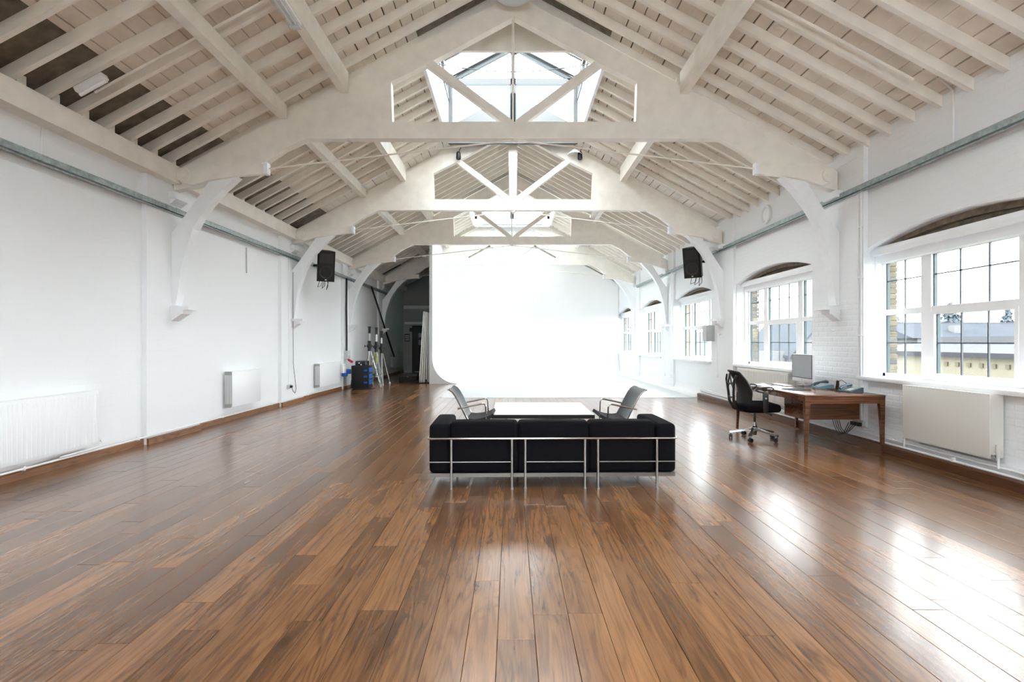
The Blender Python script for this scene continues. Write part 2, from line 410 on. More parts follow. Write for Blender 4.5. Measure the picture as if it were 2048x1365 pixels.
def arch(c, h, spring, crown, n=14):
    """points of a segmental arch from c-h to c+h"""
    r = crown - spring; rad = (h * h + r * r) / (2 * r); a0 = math.asin(h / rad)
    return [(c + rad * math.sin(-a0 + 2 * a0 * i / n), crown - rad + rad * math.cos(-a0 + 2 * a0 * i / n)) for i in range(n + 1)]
def wall_layer(mb, x0, x1, half, sill, spring, crown, top):
    edges = [Y0] + [v for c in WC for v in (c - half, c + half)] + [Y1]
    for i in range(0, len(edges), 2): mb.box(x0, x1, edges[i], edges[i + 1], -0.02, top)
    for c in WC:
        mb.box(x0, x1, c - half, c + half, -0.02, sill)
        pts = arch(c, half, spring, crown); mb.prism(pts + [(c + half, top), (c - half, top)], 'x', x0, x1)
mb = MB(); wall_layer(mb, XR, 5.06, WH, 0.90, 2.66, 2.86, 4.24); wr_ = mb.build('wall_right', M['wall']); tag(wr_, kind='structure')
mb = MB(); wall_layer(mb, 5.06, 5.32, WH - 0.03, 0.93, 2.62, 2.79, 4.24); wo = mb.build('wall_outer', M['soffit']); tag(wo, kind='structure')
for d in [-0.6, 3.5] + TR:
    MB().box(XRP, XR + 0.02, d - PILW, d + PILW, 0, 4.1).build('pilaster', M['wall'], wr_)
    MB().box(XRP - 0.10, XR + 0.02, d - 0.16, d + 0.16, 3.52, 3.62).build('corbel', M['wall'], wr_)
MB().box(4.80, XR + 0.01, Y0, 13.0, 0, 0.21).build('plinth', M['wall'], wr_)
# painted bricks that can be told apart by the near window
def brick_mesh(w, h, t, m, name='brick'):
    e = 0.006
    v = [(0, 0, 0), (0, w, 0), (0, w, h), (0, 0, h), (-t, e, e), (-t, w - e, e), (-t, w - e, h - e), (-t, e, h - e)]
    f = [(4, 5, 6, 7), (0, 1, 5, 4), (1, 2, 6, 5), (2, 3, 7, 6), (3, 0, 4, 7)]
    me = bpy.data.meshes.new(name); me.from_pydata(v, [], f); me.materials.append(m); return me
BW = {}
def put_brick(x, ya, yb, z, parent, m, h=0.065, t=0.003):
    k = (round(yb - ya, 3), m.name, h, t)
    if k not in BW: BW[k] = brick_mesh(yb - ya, h, t, m)
    o = bpy.data.objects.new('brick', BW[k]); C.objects.link(o); o.location = (x + R.uniform(0, 0.0015), ya, z); o.parent = parent
def brick_field(x, ya, yb, za, zb, parent, m):
    z = za; row = 0
    while z + 0.065 <= zb:
        y = ya - (0.1125 if row % 2 else 0)
        while y < yb - 0.02:
            a, b = max(y, ya), min(y + 0.215, yb)
            if b - a > 0.03: put_brick(x, a, b, z, parent, m)
            y += 0.225
        z += 0.075; row += 1
brick_field(XR, 4.62, 7.0, 0.215, 0.875, wr_, M['wall'])
brick_field(XRP, 7.0, 8.2, 0.215, 2.05, wr_, M['wall'])
# bare brick reveals seen through the two near windows
for c in (WC[2], WC[3]):
    z = 0.95; k = 0
    while z < 2.62:
        w = 0.215 if k % 2 else 0.1025
        b = MB().rbox(5.19, 5.325 + 0.004 * (k % 2), c + WH - 0.03 - 0.012 - R.uniform(0, 0.004), c + WH + 0.05, z, z + 0.066, 0.006, 1)
        b.build('brick', M['brick'] if R.random() < 0.6 else M['brick2'], wo)
        z += 0.075; k += 1

gb = [(XL - 0.75, 0), (XR + 0.44, 0), (XR + 0.44, 4.3), (XC, 7.2), (XL - 0.75, 4.0)]
wbk = tag(MB().prism(gb, 'y', Y1, Y1 + 0.3).build('wall_back', M['walldim']), kind='structure')
b = MB().box(XL - 0.75, XR + 0.44, Y0 - 0.3, Y0, -0.02, 1.4).box(XL - 0.75, -1.9, Y0 - 0.3, Y0, 1.4, 3.0).box(1.9, XR + 0.44, Y0 - 0.3, Y0, 1.4, 3.0)
b.prism([(XL - 0.75, 3.0), (XR + 0.44, 3.0), (XR + 0.44, 4.3), (XC, 7.2), (XL - 0.75, 4.0)], 'y', Y0 - 0.3, Y0)
tag(b.build('wall_front', M['wall']), kind='structure')
t = thing('window_8', (0, Y0 - 0.15, 1.4), None, None, kind='structure')  # unseen window, added behind the camera for frontal light
b = MB().box(-1.9, 1.9, Y0 - 0.18, Y0 - 0.10, 1.4, 1.48).box(-1.9, 1.9, Y0 - 0.18, Y0 - 0.10, 2.92, 3.0)
for k in range(4): b.box(-1.9 + 1.24 * k, -1.82 + 1.24 * k, Y0 - 0.18, Y0 - 0.10, 1.4, 3.0)
b.build('frame', M['upvc'], t)
for k in range(3): MB().box(-1.82 + 1.24 * k, -1.9 + 1.24 * (k + 1), Y0 - 0.145, Y0 - 0.139, 1.48, 2.92).build('pane', M['skyglass'], t)
MB().box(-5.0, -2.6, Y1 - 0.12, Y1, 2.95, 3.10).build('beam', M['white'], wbk)
MB().box(-4.98, -2.7, Y1 - 0.05, Y1, 2.22, 2.34).build('lintel', M['white'], wbk)

# baseboards
bl = thing('baseboard_left', (0, 0, 0), None, None, kind='structure')
def base_run(x, sgn, ya, yb, h, m, par):
    y = ya
    while y < yb - 0.01:
        e = min(y + R.uniform(1.6, 2.6), yb)
        b = MB().prism([(x, 0), (x + sgn * 0.03, 0), (x + sgn * 0.03, h - 0.012), (x + sgn * 0.02, h), (x, h)], 'y', y, e).build('board', m, par)
        b.data.attributes.new('rnd', 'FLOAT', 'FACE').data.foreach_set('value', [R.random()] * len(b.data.polygons)); y = e
ys = [Y0] + [v for d in [-0.6, 3.5] + TR for v in (d - PILW, d + PILW)] + [Y1]
for i in range(len(ys) - 1):
    base_run(XL if i % 2 == 0 else XLP, 1, ys[i], ys[i + 1], 0.085, M['skirt'], bl)
br_ = thing('baseboard_right', (0, 0, 0), None, None, kind='structure')
y = Y0
while y < 12.95:
    e = min(y + R.uniform(2, 3), 12.95)
    b = MB().prism([(4.80, 0), (4.715, 0), (4.705, 0.10), (4.73, 0.112), (4.80, 0.112)], 'y', y, e).build('board', M['skirtdark'], br_); y = e
    b.data.attributes.new('rnd', 'FLOAT', 'FACE').data.foreach_set('value', [R.random()] * len(b.data.polygons))

# ------------------------------------------------------------------ roof
def slab(mb, s, xa, xb, ya, yb, lo, hi):
    """piece parallel to the slope on side s between horizontal distances xa..xb from the ridge"""
    mb.prism([(XC + s * xa, ZR - SL * xa + lo), (XC + s * xb, ZR - SL * xb + lo), (XC + s * xb, ZR - SL * xb + hi), (XC + s * xa, ZR - SL * xa + hi)], 'y', ya, yb)
mb = MB()
for s, far in ((-1, 5.85), (1, 5.35)):
    slab(mb, s, LW + 0.02, far, Y0, Y1, 0.21, 0.27)
    yy = Y0
    for a, b in LANT + [(Y1, Y1)]:
        slab(mb, s, 0, LW + 0.02, yy, a - 0.02, 0.21, 0.27); yy = b + 0.02
mb.box(XL - 0.80, XL - 0.75, Y0, Y1, 3.6, 4.0)
ceil = mb.build('ceiling', M['deck']); tag(ceil, kind='structure')
def inl(y, pad=0.0): return any(a - pad < y < b + pad for a, b in LANT)
y = 5.04 - 0.3905 * 24; nr = 0
while y < Y1:
    if y > Y0 + 0.1 and not any(abs(y - d) < 0.12 for d in TR):
        for s, far in ((-1, 5.4), (1, 4.95)):
            b = MB(); slab(b, s, LW + 0.055 if inl(y, 0.05) else 0.04, far, y - 0.029, y + 0.029, 0, 0.13); b.build('rafter', M['cream'], ceil)
        if 3.5 < y < 16: MB().box(XL + 0.01, XL + 0.09, y + 0.10, y + 0.20, 3.90, 4.12).build('strut', M['cream'], ceil)
    y += 0.3905
BAYS = [(3.5, 7.6), (7.6, 11.7), (11.7, 15.8), (15.8, 19.9), (19.9, 24.0)]
rest = MB()
for bi, (ya, yb) in enumerate([(Y0, 3.5)] + BAYS):
    for s, far in ((-1, 4.40), (1, 4.93)):
        k = 0
        while True:
            a = 0.03 + 0.159 * k; b = a + 0.159
            if a > far - 0.05: break
            b = min(b, far); g = R.choice((0.003, 0.007, 0.012, 0.016, 0.020, 0.023))
            b2 = b - g * 0.9; k += 1
            spans = [(ya, yb)]
            if a < LW + 0.05:
                for la, lb in LANT:
                    if ya < la < yb: spans = [(la - 0.1, la - 0.1), (lb + 0.12, yb)] if a < 1.4 else [(ya, la - 0.1), (lb + 0.12, yb)]
                    if ya < la < yb and b > LW + 0.055: slab(rest, s, LW + 0.055, b2, la - 0.1, lb + 0.12, 0.13, 0.15)
                if yb in (7.6, 15.8) and a < 1.4: spans = [(ya, yb - 0.17)]
            jit = R.uniform(0, 0.002)
            m_ = MB() if bi else rest
            for (u, v) in [q for q in spans if q[1] - q[0] > 0.05]: slab(m_, s, a, b2, u + 0.002, v - 0.002, 0.13 + jit, 0.15 + jit)
            if bi: m_.build('board', M['board'], ceil)
o = rest.build('rear_boarding', M['board'], ceil); tag(o, kind='stuff')
SEG = [(Y0, 7.52)] + [(TR[i] + 0.06, (TR + [24.0])[i + 1] - 0.06) for i in range(4)]
for ya, yb in SEG:
    for x, zb, zt, w in ((-3.35, 4.69, 4.90, 0.12), (-2.45, 5.06, 5.36, 0.12), (2.54, 5.05, 5.35, 0.12)):
        MB().prism([(x - w / 2, zb), (x + w / 2, zb), (x + w / 2, roofz(x + w / 2) + 0.005), (x - w / 2, roofz(x - w / 2) + 0.005)], 'y', ya, yb).build('purlin', M['cream'], ceil)
    MB().box(XL - 0.0, -4.85, ya, yb, 3.72, 3.97).build('wall_plate', M['cream'], ceil)
yy = Y0
for a, b in LANT + [(Y1, Y1)]:
    MB().box(XC - 0.03, XC + 0.03, yy, a - 0.12, 6.62, 6.90).build('ridge_board', M['cream'], ceil); yy = b + 0.12

# ------------------------------------------------------------------ trusses
K = 7.6 / F
def tp(px, py):
    """pixel on the nearest truss -> (offset from centre line, height)"""
    return ((px - 1022) * K - XC, CAMH + (684 - py) * K)
def mir(p, s):
    dx, z = p; dx = -abs(dx) if dx <= 0 else dx
    a = abs(dx) * (1 if dx <= 0 else -1)          # positive towards this side's wall
    if s > 0 and a > 3.0: a = 3.0 + (a - 3.0) * (XRP - XC - 3.0) / (-XLP + XC - 3.0)
    return (XC + s * a, z)
PRIN = [(353, 346), (440, 302), (1028, -6), (1028, 39), (847, 137), (784, 168), (787, 262), (700, 281), (617, 281), (575, 300), (533, 328), (470, 350), (400, 374), (353, 384)]
BRACE_O = [(431, 358), (400, 402), (372, 441), (348, 472), (341, 486), (341, 612)]
BRACE_I = [(358, 612), (362, 590), (365, 566), (369, 535), (375, 512), (381, 494), (393, 461), (407, 436), (424, 412), (450, 383), (480, 356)]
def lab(i, s): return s
TW = ['nearest', 'second', 'third', 'farthest']
for i, d in enumerate(TR):
    L = ['nearest white timber roof truss, its slender central rod before the glazed lantern',
         'second white roof truss back, the one with a thick tapering king post',
         'third white roof truss back, just in front of the studio backdrop edge',
         'farthest white roof truss, standing over the white studio backdrop'][i]
    t = thing('roof_truss', (XC, d, 0), L, 'roof truss', 'roof trusses of the hall')
    ya, yb = d - 0.065, d + 0.065
    m = M['cream']
    for s in (-1, 1):
        MB().prism([mir(tp(*p), s) for p in PRIN], 'y', ya, yb).build('principal_rafter', m, t)
        # arm from the wall foot with the tie rod's end plate
        arm = [(366, 343), (385, 342), (455, 338), (533, 334), (545, 338), (545, 353), (480, 358), (430, 366), (396, 376), (372, 370)]
        b = MB().prism([mir(tp(*p), s) for p in arm], 'y', ya - 0.075, ya - 0.002)
        c = mir(tp(380, 357), s); b.cyl((c[0], ya - 0.10, c[1]), (c[0], ya, c[1]), 0.10, n=20).cyl((c[0], ya - 0.115, c[1]), (c[0], ya - 0.09, c[1]), 0.045, n=12)
        hb = b.build('hammer_arm', m, t)
        e = mir(tp(541, 344), s); MB().rbox(e[0] - 0.035, e[0] + 0.035, ya - 0.11, ya + 0.0, e[1] - 0.085, e[1] + 0.085, 0.012, 2).build('end_plate', M['white'], hb)
        MB().prism([mir(tp(*p), s) for p in BRACE_O + BRACE_I], 'y', d - 0.085, d + 0.075).build('curved_brace', M['white'], t)
        xa = XLP - 0.01 if s < 0 else XRP + 0.01; xb = XLP + 0.27 if s < 0 else XRP - 0.25
        zb = CAMH + (684 - 621) * K
        MB().box(xa, xb - s * -0.0, d - 0.13, d + 0.12, zb, zb + 0.055).box(xa, xb + s * 0.09, d - 0.11, d + 0.10, zb - 0.06, zb).prism([(xa, zb - 0.17), (xb + s * 0.12, zb - 0.06), (xa, zb - 0.06)], 'y', d - 0.10, d + 0.09).build('brace_foot', M['white'], t)
        a0 = mir(tp(543, 343), s); a1 = (XC + s * 0.03, CAMH + (684 - 286) * K)
        MB().cyl((a0[0], ya - 0.05, a0[1]), (a1[0], ya - 0.03, a1[1]), 0.013, n=8).build('tie_rod', m, t)
        # strut of the V
        u = Vector(mir(tp(858, 128), s)); v = Vector((XC + s * 0.06, CAMH + (684 - 250) * K)); n_ = Vector((-(v - u).y, (v - u).x)).normalized() * 0.058
        MB().prism([tuple(u + n_), tuple(v + n_), tuple(v - n_), tuple(u - n_)], 'y', ya + 0.01, yb - 0.01).build('strut', m, t)
    zc0, zc1 = CAMH + (684 - 281) * K, CAMH + (684 - 248) * K
    MB().box(XC - 2.45, XC + 2.45, ya - 0.012, yb, zc0, zc1).build('collar_beam', m, t)
    MB().box(XC - 0.11, XC + 0.11, ya - 0.06, ya, zc0 - 0.02, zc0 + 0.03).cyl((XC, ya - 0.03, zc0 - 0.06), (XC, ya - 0.03, zc0 + 0.02), 0.03).build('bolt_plate', m, t)
    if i == 3:
        MB().prism([(XC - 1.80, zc1 - 0.02), (XC + 1.80, zc1 - 0.02), (XC + 1.80, roofz(XC + 1.8) - 0.25), (XC, roofz(XC) - 0.25), (XC - 1.80, roofz(XC + 1.8) - 0.25)], 'y', yb - 0.03, yb - 0.01).build('infill_panel', M['white'], t)
        for s in (-1, 1):
            MB().prism([(XC + s * 1.70, zc1 + 0.01), (XC + s * 0.86, zc1 + 0.47), (XC + s * 0.86, zc1 + 0.54), (XC + s * 1.70, zc1 + 0.08)], 'y', yb - 0.045, yb - 0.03).build('dark_strip', M['deck'], t)  # solid dark bars: the shadow gap below the rafters put in as colour
    if i == 1:
        zt = roofz(XC) - 0.3
        MB().prism([(XC - 0.075, zc0 - 0.02), (XC + 0.075, zc0 - 0.02), (XC + 0.11, zt), (XC - 0.11, zt)], 'y', ya - 0.08, yb - 0.02).cyl((XC, ya - 0.07, zc0 + 0.02), (XC, yb - 0.03, zc0 + 0.02), 0.078, n=20).build('king_post', m, t)
    else:
        MB().cyl((XC - 0.015, d - 0.03, zc1), (XC - 0.015, d - 0.03, CAMH + (684 - 36) * K), 0.016, n=8).build('king_rod', m, t)
    tag(t)

# ------------------------------------------------------------------ roof lanterns
def lantern(y0, y1, label):
    t = thing('roof_lantern', (XC, (y0 + y1) / 2, 0), label, 'roof lantern', 'glazed roof lanterns')
    zs, ze, zk = 6.75, 7.22, 8.0
    zl = roofz(XC + LW)
    for s in (-1, 1):
        xa = XC + s * LW; xb = XC + s * (LW + 0.06)
        MB().box(xa, xb, y0 - 0.06, y1 + 0.06, zl - 0.05, zs).build('lining', M['white'], t)
        b = MB().box(xa - s * 0.01, xb, y0, y1, zs, zs + 0.09).box(xa - s * 0.01, xb, y0, y1, ze - 0.09, ze + 0.02)
        n = 4
        for k in range(n + 1):
            yy = y0 + 0.04 + (y1 - y0 - 0.08) * k / n; b.box(xa - s * 0.01, xb, yy - 0.04, yy + 0.04, zs, ze)
            q = Matrix.Identity(4)
            b.prism([(xb, ze - 0.03), (xb, ze + 0.03), (XC, zk + 0.03), (XC, zk - 0.03)], 'y', yy - 0.035, yy + 0.035)
        b.box(XC - 0.05 if s < 0 else XC, XC if s < 0 else XC + 0.05, y0, y1, zk - 0.06, zk + 0.04)
        b.build('side_frame', M['alframe'], t)
        MB().box(xa - s * 0.02, xa - s * 0.002, y0 + 0.05, y1 - 0.05, zs - 0.012, zs + 0.05).build('gasket', M['gasket'], t)
        for k in range(n):
            u = y0 + 0.08 + (y1 - y0 - 0.08) * k / n; v = y0 + (y1 - y0 - 0.08) * (k + 1) / n
            MB().box(xa + s * 0.02, xa + s * 0.026, u, v, zs + 0.09, ze - 0.09).build('pane', M['skyglass'], t)
            MB().prism([(xb, ze), (xb, ze + 0.008), (XC + s * 0.05, zk + 0.0), (XC + s * 0.05, zk - 0.008)], 'y', u, v).build('pane', M['skyglass'], t)
    # gable ends
    for yy, far in ((y0 - 0.06, False), (y1, True)):
        b = MB(); zb = 6.1 if far else 6.12
        sl = (zk - ze) / LW
        b.box(XC - 0.05, XC + 0.05, yy, yy + 0.06, zb, zk)
        b.box(XC - LW, XC + LW, yy, yy + 0.06, ze - 0.10, ze + 0.03)
        for s in (-1, 1):
            b.box(XC + s * LW, XC + s * (LW - 0.09), yy, yy + 0.06, zb, ze)
            b.prism([(XC + s * LW, ze), (XC, zk), (XC, zk - 0.12), (XC + s * (LW - 0.19), ze)], 'y', yy, yy + 0.06)
        b.build('gable_frame', M['alframe'], t)
        g = MB()
        for s in (-1, 1):
            lo = roofz(XC + LW) + 0.27 if far else 6.3
            MB().box(XC + s * (LW - 0.09), XC + s * 0.05, yy + 0.03, yy + 0.036, zb, ze - 0.10).build('pane', M['skyglass'], t)
            MB().prism([(XC + s * (LW - 0.19), ze + 0.03), (XC + s * 0.05, ze + 0.03), (XC + s * 0.05, zk - 0.14)], 'y', yy + 0.03, yy + 0.036).build('pane', M['skyglass'], t)
            # dark gaskets round the panes
            g.box(XC + s * 0.05, XC + s * (LW - 0.09), yy - 0.004, yy + 0.02, ze - 0.125, ze - 0.10).box(XC + s * 0.05, XC + s * 0.07, yy - 0.004, yy + 0.02, zb, ze - 0.10)
            g.prism([(XC + s * (LW - 0.19), ze + 0.03), (XC + s * 0.05, zk - 0.115), (XC + s * 0.05, zk - 0.145), (XC + s * (LW - 0.25), ze + 0.03)], 'y', yy - 0.004, yy + 0.02)
        g.build('gasket', M['gasket'], t)
    rz = lambda dx: ZR + 0.27 - SL * dx
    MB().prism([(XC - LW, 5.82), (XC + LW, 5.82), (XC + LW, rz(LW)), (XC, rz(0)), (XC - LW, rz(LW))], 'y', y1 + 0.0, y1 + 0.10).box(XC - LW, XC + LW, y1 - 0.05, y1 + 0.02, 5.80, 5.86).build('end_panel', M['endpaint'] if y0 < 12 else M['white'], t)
    MB().box(XC - 1.14, XC + 1.14, y1 - 0.01, y1 + 0.0, 5.875, 5.91).build('dark_strip', M['gasket'], t)
    h = (rz(0) - 6.12) / SL
    MB().prism([(XC - h, 6.12), (XC + h, 6.12), (XC, rz(0))], 'y', y0 - 0.12, y0 - 0.06).build('header_panel', M['cream'], t)
    return t
lantern(*LANT[0], 'added glazed roof lantern for more daylight at the rear of the hall, behind the camera')  # this one and the next are out of view, added to light the hall
lantern(*LANT[1], 'added glazed roof lantern for more daylight over the camera')
lantern(*LANT[2], 'nearer glazed roof lantern with white frames, behind the nearest truss')
lantern(*LANT[4], 'added glazed roof lantern brightening the studio backdrop, hidden by the farthest truss')  # out of view, added to brighten the backdrop
lantern(*LANT[3], 'farther glazed roof lantern with white frames, behind the third truss')

# ------------------------------------------------------------------ windows
def window(n, c):
    t = thing('window_%d' % n, (5.15, c, 0.94), None, None, kind='structure')
    X0, X1 = 5.13, 5.19
    ext = MB()
    ya, yb = c - WH + 0.01, c + WH - 0.01
    ext.box(X0, X1, ya, ya + 0.07, 0.94, 2.58).box(X0, X1, yb - 0.07, yb, 0.94, 2.58)
    ext.box(X0, X1, ya, yb, 2.48, 2.60).box(X0, X1, ya, yb, 0.93, 0.985)
    for s in (-1, 1): ext.box(X0 - 0.01, X1, c + s * 0.54, c + s * 0.69, 0.95, 2.50)
    ext.box(X0 - 0.005, X1, ya, yb, 1.77, 1.845)
    ext.build('frame', M['upvc'], t)
    lights = [(c - 1.32, c - 0.69, 2), (c - 0.54, c + 0.54, 3), (c + 0.69, c + 1.32, 2)]
    bars = MB(); gas = MB(); sash = MB()
    for li, (a, b, cols) in enumerate(lights):
        for (z0, z1, zbar, low) in ((1.845, 2.48, 2.234, False), (0.985, 1.77, 1.395, True)):
            e = 0.045 if (low and li == 1) else 0.0
            aa, bb, za, zb = a + e, b - e, z0 + e * 0.9, z1 - e * 0.6
            if e:
                sash.box(X0 - 0.015, X1, a, aa, z0, z1).box(X0 - 0.015, X1, bb, b, z0, z1).box(X0 - 0.015, X1, aa, bb, z0, za).box(X0 - 0.015, X1, aa, bb, zb, z1)
            MB().box(5.163, 5.169, aa, bb, za, zb).build('pane', M['glass'], t)
            for k in range(1, cols):
                yy = aa + (bb - aa) * k / cols; bars.box(5.157, 5.175, yy - 0.007, yy + 0.007, za, zb)
            bars.box(5.157, 5.175, aa, bb, zbar - 0.006, zbar + 0.006)
            g = 0.016
            gas.box(5.148, 5.185, bb - 0.003, bb - g, za, zb).box(5.150, 5.175, aa, aa + 0.01, za, zb)
    sash.build('sash', M['upvc'], t)
    MB().prism(arch(c, WH - 0.03, 2.625, 2.80) + [(c + WH - 0.03, 2.585), (c - WH + 0.03, 2.585)], 'x', 5.14, 5.18).build('tympanum', M['soffit'], t)
    bars.build('glazing_bar', M['lead'], t); gas.build('gasket', M['gasket'], t)
    MB().rbox(4.79, 5.14, c - WH - 0.02, c + WH + 0.02, 0.885, 0.94, 0.012, 2).build('sill', M['white'], t)
    MB().prism([(4.985, 2.60), (4.975, 2.585), (4.975, 2.64), (4.985, 2.695), (5.08, 2.695), (5.08, 2.58)], 'y', c - WH + 0.005, c + WH - 0.005).box(5.04, 5.13, c - WH + 0.03, c + WH - 0.03, 2.485, 2.60).build('blind_box', M['white'], t)
    for s in (-1, 1): MB().box(5.055, 5.14, c + s * (WH + 0.005), c + s * (WH - 0.038), 0.93, 2.60).build('reveal_trim', M['white'], t)
for n, c in enumerate(WC): window(n + 1, c)


# ------------------------------------------------------------------ studio cyclorama
def cyclorama():
    t = thing('cyclorama', (1.0, 18.0, 0), 'white curved photo studio backdrop filling the far end of the hall', 'backdrop')
    r = 0.84; xw, yw, ra = -2.64, 23.2, 1.0
    path = [((xw, yy), (1, 0)) for yy in (17.2, 18.5, 20, 21.2, yw - ra)]
    for k in range(1, 9):
        a = PI / 2 * k / 8; path.append(((xw + ra - ra * math.cos(a), yw - ra + ra * math.sin(a)), (math.cos(a), -math.sin(a))))
    path += [((xx, yw), (0, -1)) for xx in (-1.0, XC, 2.0, 4.0, XR - 0.01)]
    prof = [(r, 0.0)] + [(r - r * math.sin(PI / 2 * k / 10), r - r * math.cos(PI / 2 * k / 10)) for k in range(1, 11)] + [(0, 2.5), (0, 9.0)]
    rows_ = [[(p[0] + n[0] * u, p[1] + n[1] * u, min(z + 0.006, roofz(p[0]) - 0.04)) for (u, z) in prof] for p, n in path]
    b = MB(); nc = len(prof)
    b.add([q for rr in rows_ for q in rr], [(i * nc + j, i * nc + j + 1, (i + 1) * nc + j + 1, (i + 1) * nc + j) for i in range(len(rows_) - 1) for j in range(nc - 1)], True)
    b.build('curved_wall', M['cyc'], t)
    # front edge panel with the cut of the curve, backing sheets
    poly = [(xw - 0.10, 0), (xw + r, 0)] + [(xw + u, z + 0.006) for u, z in prof[1:-1]] + [(xw, 5.15), (xw - 0.10, 5.15)]
    MB().prism(poly, 'y', 17.17, 17.2).build('edge_panel', M['edgepaint'], t)
    MB().box(xw - 0.10, xw - 0.06, 17.2, Y1 - 0.02, 0, 5.15).build('side_panel', M['white'], t)
    MB().box(-1.80, XR, 12.85, yw, 0.001, 0.006).build('painted_floor', M['floorpaint'], t)
    rr = 0.22; MB().prism([(XR, 0.006), (XR - rr, 0.006)] + [(XR - rr + rr * math.sin(a), 0.006 + rr - rr * math.cos(a)) for a in [PI / 2 * k / 8 for k in range(1, 9)]], 'y', 13.05, yw, smooth=True).build('side_curve', M['cyc'], t)
cyclorama()

# ------------------------------------------------------------------ sofa, chairs and low table
def sofa():
    t = thing('sofa', (0.406, 4.91, 0), 'long black three seat sofa with chrome tube frame, seen from behind', 'sofa', rz=math.radians(1.1), local=True)
    lx = [-0.977, -0.397, -0.269, 0.304, 0.430, 0.999]
    rail = [(-1.175, 0.72, 0.482), (-1.200, 0.06, 0.482)] + [(-1.2 + 0.045 - 0.045 * math.cos(a), 0.045 - 0.045 * math.sin(a), 0.482) for a in (0.4, 0.8, 1.2, PI / 2)] + \
           [(1.155 + 0.045 * math.sin(a), 0.045 - 0.045 * math.cos(a), 0.482) for a in (0, 0.4, 0.8, 1.2, PI / 2)] + [(1.175, 0.72, 0.482)]
    MB().tube(rail, 0.0125, 10).build('top_rail', M['chrome'], t)
    for x in lx:
        MB().cyl((x, 0, 0.012), (x, 0, 0.475), 0.0125, n=12).cyl((x, 0, 0), (x, 0, 0.014), 0.016, n=12).build('leg', M['satin'], t)
        MB().cyl((x, 0.70, 0), (x, 0.70, 0.13), 0.0125, n=10).build('leg', M['satin'], t)
    for a, b in ((-1.185, lx[0]), (lx[0], lx[1]), (lx[2], lx[3]), (lx[4], lx[5]), (lx[5], 1.185)):
        MB().cyl((a, 0.0, 0.258), (b, 0.0, 0.258), 0.006, n=8).build('cross_bar', M['satin'], t)
    b = MB().box(-1.18, 1.18, 0.012, 0.05, 0.112, 0.148).box(-1.18, 1.18, 0.69, 0.73, 0.112, 0.148).box(-1.18, -1.14, 0.05, 0.69, 0.112, 0.148).box(1.14, 1.18, 0.05, 0.69, 0.112, 0.148)
    b.build('base_frame', M['basemetal'], t)
    MB().box(-1.14, 1.14, 0.05, 0.69, 0.125, 0.140).build('webbing', M['blackm'], t)
    for x in (-0.333, 0.367): MB().cyl((x, 0.35, 0), (x, 0.35, 0.125), 0.012).build('centre_foot', M['black'], t)
    for s in (-1, 1):
        MB().rbox(s * 1.19, s * 0.995, 0.014, 0.745, 0.150, 0.615, 0.035, 4, puff=0.010).build('arm_cushion', M['fabric'], t)
    for a, b_ in ((-0.99, -0.338), (-0.334, 0.350), (0.354, 0.99)):
        MB().rbox(a, b_, 0.020, 0.225, 0.150, 0.638, 0.035, 4, puff=0.008).build('back_cushion', M['fabric'], t)
        MB().rbox(a, b_, 0.228, 0.75, 0.150, 0.415, 0.035, 4, puff=0.008).build('seat_cushion', M['fabric'], t)
sofa()

def lounge_chair():
    t = thing('lounge_chair', (-0.45, 6.66, 0), 'grey leather and chrome low armchair left of the white table, facing right', 'armchair', 'armchairs at the white table', local=True)
    w = 0.275
    back = [(-0.095, 0.44), (-0.125, 0.50), (-0.165, 0.58), (-0.205, 0.66), (-0.25, 0.74), (-0.285, 0.785), (-0.325, 0.812)]
    seat = [(-0.10, 0.435), (-0.02, 0.425), (0.08, 0.435), (0.17, 0.46), (0.235, 0.495)]
    for nm, pr, m in (('backrest', back, M['leather']), ('seat', seat, M['blackm'])):
        rows_ = []
        for (x, z) in pr:
            rows_.append([(x - 0.02 * (1 - (y / w) ** 2), y, z - (0.015 * (1 - (y / w) ** 2) if nm == 'seat' else 0)) for y in [w * k / 6 for k in range(-6, 7)]])
        MB().sheet(rows_, 0.022 if nm == 'backrest' else 0.04).build(nm, m, t)
    for s in (-1, 1):
        y = s * (w + 0.016)
        def bend(a, c, b, r=0.05, n=5):
            a, b, c = Vector(a), Vector(b), Vector(c); p = c + (a - c).normalized() * r; q = c + (b - c).normalized() * r
            return [p * (1 - k / n) ** 2 + c * 2 * (k / n) * (1 - k / n) + q * (k / n) ** 2 for k in range(n + 1)]
        P = [(-0.215, y, 0.575), (0.135, y, 0.648), (0.155, y, 0.013), (-0.205, y, 0.013), (-0.085, y, 0.445)]
        pts = [P[0]] + bend(P[0], P[1], P[2]) + bend(P[1], P[2], P[3]) + bend(P[2], P[3], P[4]) + [P[4]] + [(x + 0.006, y, z) for x, z in back[1:]]
        MB().tube(pts, 0.0105, 8).build('side_frame', M['chrome'], t)
    MB().cyl((-0.335, -w - 0.016, 0.812), (-0.335, w + 0.016, 0.812), 0.009).build('top_bar', M['chrome'], t)
    for x, z in ((0.15, 0.30), (-0.10, 0.405), (0.12, 0.425)): MB().cyl((x, -w - 0.016, z), (x, w + 0.016, z), 0.009).build('cross_bar', M['chrome'], t)
    return t
lc = lounge_chair()
c2 = copy_tree(lc); c2.location = (1.335, 6.60, 0); c2.rotation_euler = (0, 0, PI)
c2['label'] = 'grey leather and chrome low armchair right of the white table, facing left'
